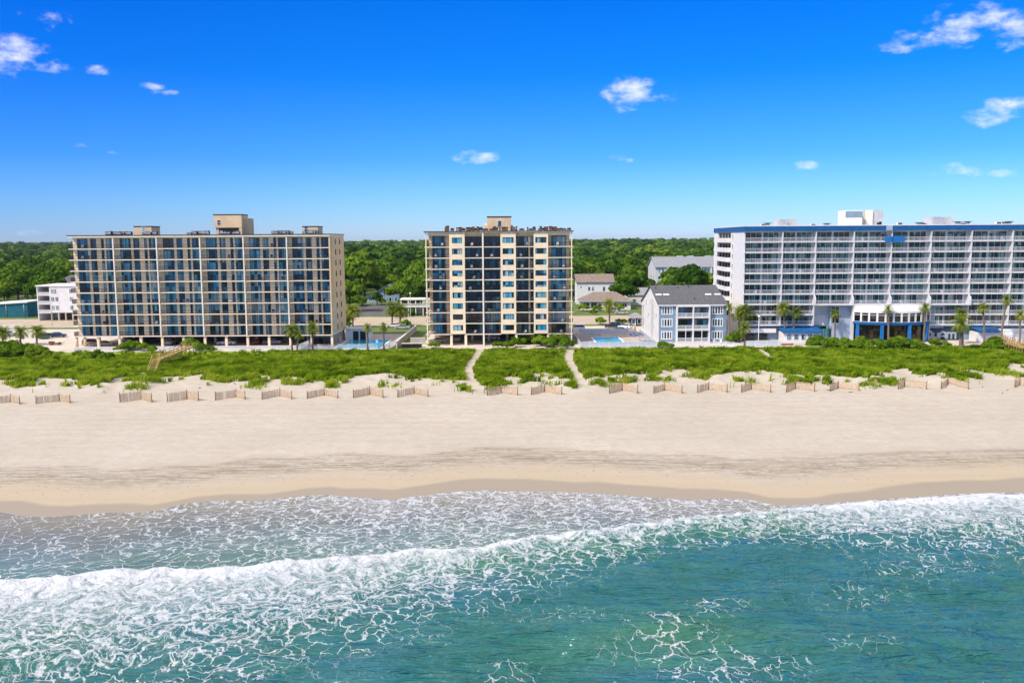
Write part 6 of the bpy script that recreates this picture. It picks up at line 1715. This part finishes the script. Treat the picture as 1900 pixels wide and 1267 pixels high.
# ------------------------------------------------------------------ sand fences: V-shaped slat panels
FENCEW = pm('bleached_lath', (.58, .43, .28), .9, .15, 3.0, .2, .1)
FENCEP = pm('fence_post_wood', (.26, .17, .10), .9, .2, 3.0, .3, .1)
def sand_fence(i, pxl, pyl, pxm, pym, pxr, pyr, label):
    zb = -.95
    P = []
    for px, py in ((pxl, pyl), (pxm, pym), (pxr, pyr)):
        z = zb
        for _ in range(3):
            p = G(px, py, z); z = float(ground_z(np.array([p.x]), np.array([p.y]))[0])
        P.append(Vector((p.x, p.y, z)))
    # keep the two wings a believable length: feet lie where the photo puts them
    r = empty('sand_fence', P[1]); tag(r, label, 'fence', 'V-shaped sand fences along the beach')
    rr = random.Random(i*7+1); H = rr.uniform(1.3, 1.62)
    for p in P:
        b = MB(); q = p-P[1]; b.tube([q+Vector((0,0,-.3)), q+Vector((rr.uniform(-.07,.07), 0, H+.12))], [.085, .075], 8); b.build('post', FENCEP, r)
    for a, c in ((P[0], P[1]), (P[1], P[2])):
        a = a-P[1]; c = c-P[1]; L = (c-a).length; n = int(L/.105); b = MB(); d = (c-a)
        nn = Vector((-d.y, d.x, 0)).normalized()
        lean = nn*rr.uniform(-.16, .16); gap = rr.uniform(.1, .9)
        for k in range(n):
            if rr.random() < .05 or abs(k/n-gap) < rr.choice([0, 0, .025]): continue
            t = (k+.5)/n; q = a+d*t + nn*rr.uniform(-.015, .015); e = d.normalized()*.034; tilt = d.normalized()*rr.uniform(-.05, .05) + lean*(.4+.6*abs(math.sin(t*3.1)))
            h0, h1 = -.1, H-.12+rr.uniform(-.05, .05)
            vs = []
            for s_ in (-1, 1):
                for o in (-e, e): vs.append(q+o+nn*.008*s_+Vector((0,0,h0)))
                for o in (e, -e): vs.append(q+o+tilt+nn*.008*s_+Vector((0,0,h1)))
            b.add(vs, [(0,1,2,3), (7,6,5,4), (0,4,5,1), (1,5,6,2), (2,6,7,3), (3,7,4,0)])
        for h in (.25, .72, 1.2): b.bar(a+Vector((0,0,h))+nn*.02, c+Vector((0,0,h))+nn*.02, .02)
        b.build('slat_panel', FENCEW, r)
SF = [(-26,752,20,746,37,750),(67,749,111,744.5,130,747.5),(223,746,262,741,282,746.5),(311,745.5,347,740,368,743.5),(400,742.5,438,737,455,741),(486,741,519,734.5,541,740.5),(570,739.5,602,733,627,739),(656,738,686,731.5,711,738),(738,736.5,769,730,794,736),
      (904,733.5,930,728,960,733),(986,732.5,1011,727,1042,732),(1131,730,1154,724.5,1183,730),(1213,729.5,1233,724,1265,729.5),(1294,728.5,1315,723,1349,728),(1376,728,1394,722.5,1430,728),(1459,727.5,1476,721,1511,726),(1540,725.5,1555,720,1594,725),(1667,722,1678,716.5,1719,722),(1746,721.5,1758,715,1797,721.5),(1883,719,1892,714.5,1935,719)]
for i, q in enumerate(SF):
    lab = f'weathered V-shaped sand fence, {ORD[i+1]} from the left along the dune foot'
    if i == 0: lab = 'weathered sand fence cut off by the left edge of the picture'
    if i == len(SF)-1: lab = 'weathered sand fence cut off by the right edge of the picture'
    sand_fence(i, *q, lab)
# ------------------------------------------------------------------ boardwalks over the dune
def boardwalk(name, A, B, width, mat, label, steps=True, foot=None):
    A = Vector(A); B = Vector(B); d = B-A; L = d.length; u = d.normalized(); s = Vector((-u.y, u.x, 0)).normalized()
    r = empty(name, A); tag(r, label, 'boardwalk')
    b = MB(); n = int(L/.28)
    for i in range(n):
        q = u*(L*(i+.5)/n); b.bar(q-s*width/2, q+s*width/2, .22, .05)
    b.build('deck', mat, r)
    for sg in (-1, 1):
        o = s*sg*(width/2)
        b = MB()
        for h in (.45, .95): b.bar(o+Vector((0,0,h)), o+u*L+Vector((0,0,h)), .10, .09)
        b.bar(o-Vector((0,0,.12)), o+u*L-Vector((0,0,.12)), .06, .2)
        if foot: b.bar(o+Vector((0,0,.95)), o+Vector(foot)-Vector(A)+Vector((0,0,.4)), .10, .09); b.bar(o+Vector((0,0,-.08)), o+Vector(foot)-Vector(A)+Vector((0,0,-.25)), .07, .2)
        b.build('handrail', mat, r)
        k = int(L/1.8)
        for i in range(k+1):
            p = MB(); p.box(-.06, .06, -.06, .06, -1.2, 1.02); p.build('post', mat, r, o+u*(L*i/k))
    if foot:
        b = MB(); f = Vector(foot)-A; m_ = 9
        for i in range(m_):
            q = f*((i+.5)/m_); b.bar(q-s*width/2, q+s*width/2, .26, .05)
        b.build('stair', mat, r)
B1 = G(352, 643, 2.5); A1 = G(290, 667, 1.75); F1 = G(281, 690, .35)
boardwalk('boardwalk', A1, B1, 1.7, M['wood_y'], 'weathered timber boardwalk with handrails stepping down the dune on the left', True, F1)
A2 = G(1905, 646, 1.9); B2 = G(1853, 629, 1.5)
boardwalk('boardwalk', A2, B2, 1.8, M['wood_y'], 'yellow timber boardwalk entering at the right edge')
# beach notice
p = G(1624, 713, -.3); z = float(ground_z(np.array([p.x]), np.array([p.y]))[0]); r = empty('beach_sign', (p.x, p.y, z), R(10)); tag(r, 'small orange-brown sign on a post at the dune foot', 'sign')
b = MB(); b.box(-.05, .05, -.05, .05, -.2, 1.5); b.build('post', FENCEP, r); b = MB(); b.box(-.32, .32, -.09, -.052, .85, 1.45); b.build('panel', M['wood_y'], r)
# dry seaweed and driftwood on the dune foot
rd = random.Random(44)
for i in range(14):
    px = rd.uniform(20, 1880); py = rd.uniform(712, 728); p = G(px, py, -.6); z = float(ground_z(np.array([p.x]), np.array([p.y]))[0])
    b = MB(); a = rd.random()*3.14; L = rd.uniform(.5, 1.3); d = Vector((math.cos(a), math.sin(a), 0))*L
    b.tube([-d*.5, Vector((0, 0, rd.uniform(.02, .12))), d*.5], [.05, .07, .03], 6)
    o = b.build('driftwood', M['brown'], None, (p.x, p.y, z+.05)); tag(o, 'weathered stick of driftwood lying on the sand at the dune foot', 'driftwood', 'driftwood at the dune foot')

# ------------------------------------------------------------------ sea air
hm = bpy.data.materials.new('haze'); hm.use_nodes = True; hn = hm.node_tree; hn.nodes.clear()
ho = hn.nodes.new('ShaderNodeOutputMaterial'); hv = hn.nodes.new('ShaderNodeVolumePrincipled'); hn.links.new(hv.outputs[0], ho.inputs[1])
hv.inputs['Color'].default_value = (.80, .90, 1.0, 1); hv.inputs['Density'].default_value = 3.5e-5; hv.inputs['Anisotropy'].default_value = .2
b = MB(); b.box(-9100, 9100, -3100, 9100, -14, 46); o = b.build('haze', hm); tag(o, kind='stuff', label='thin sea haze over the whole coast', cat='haze')
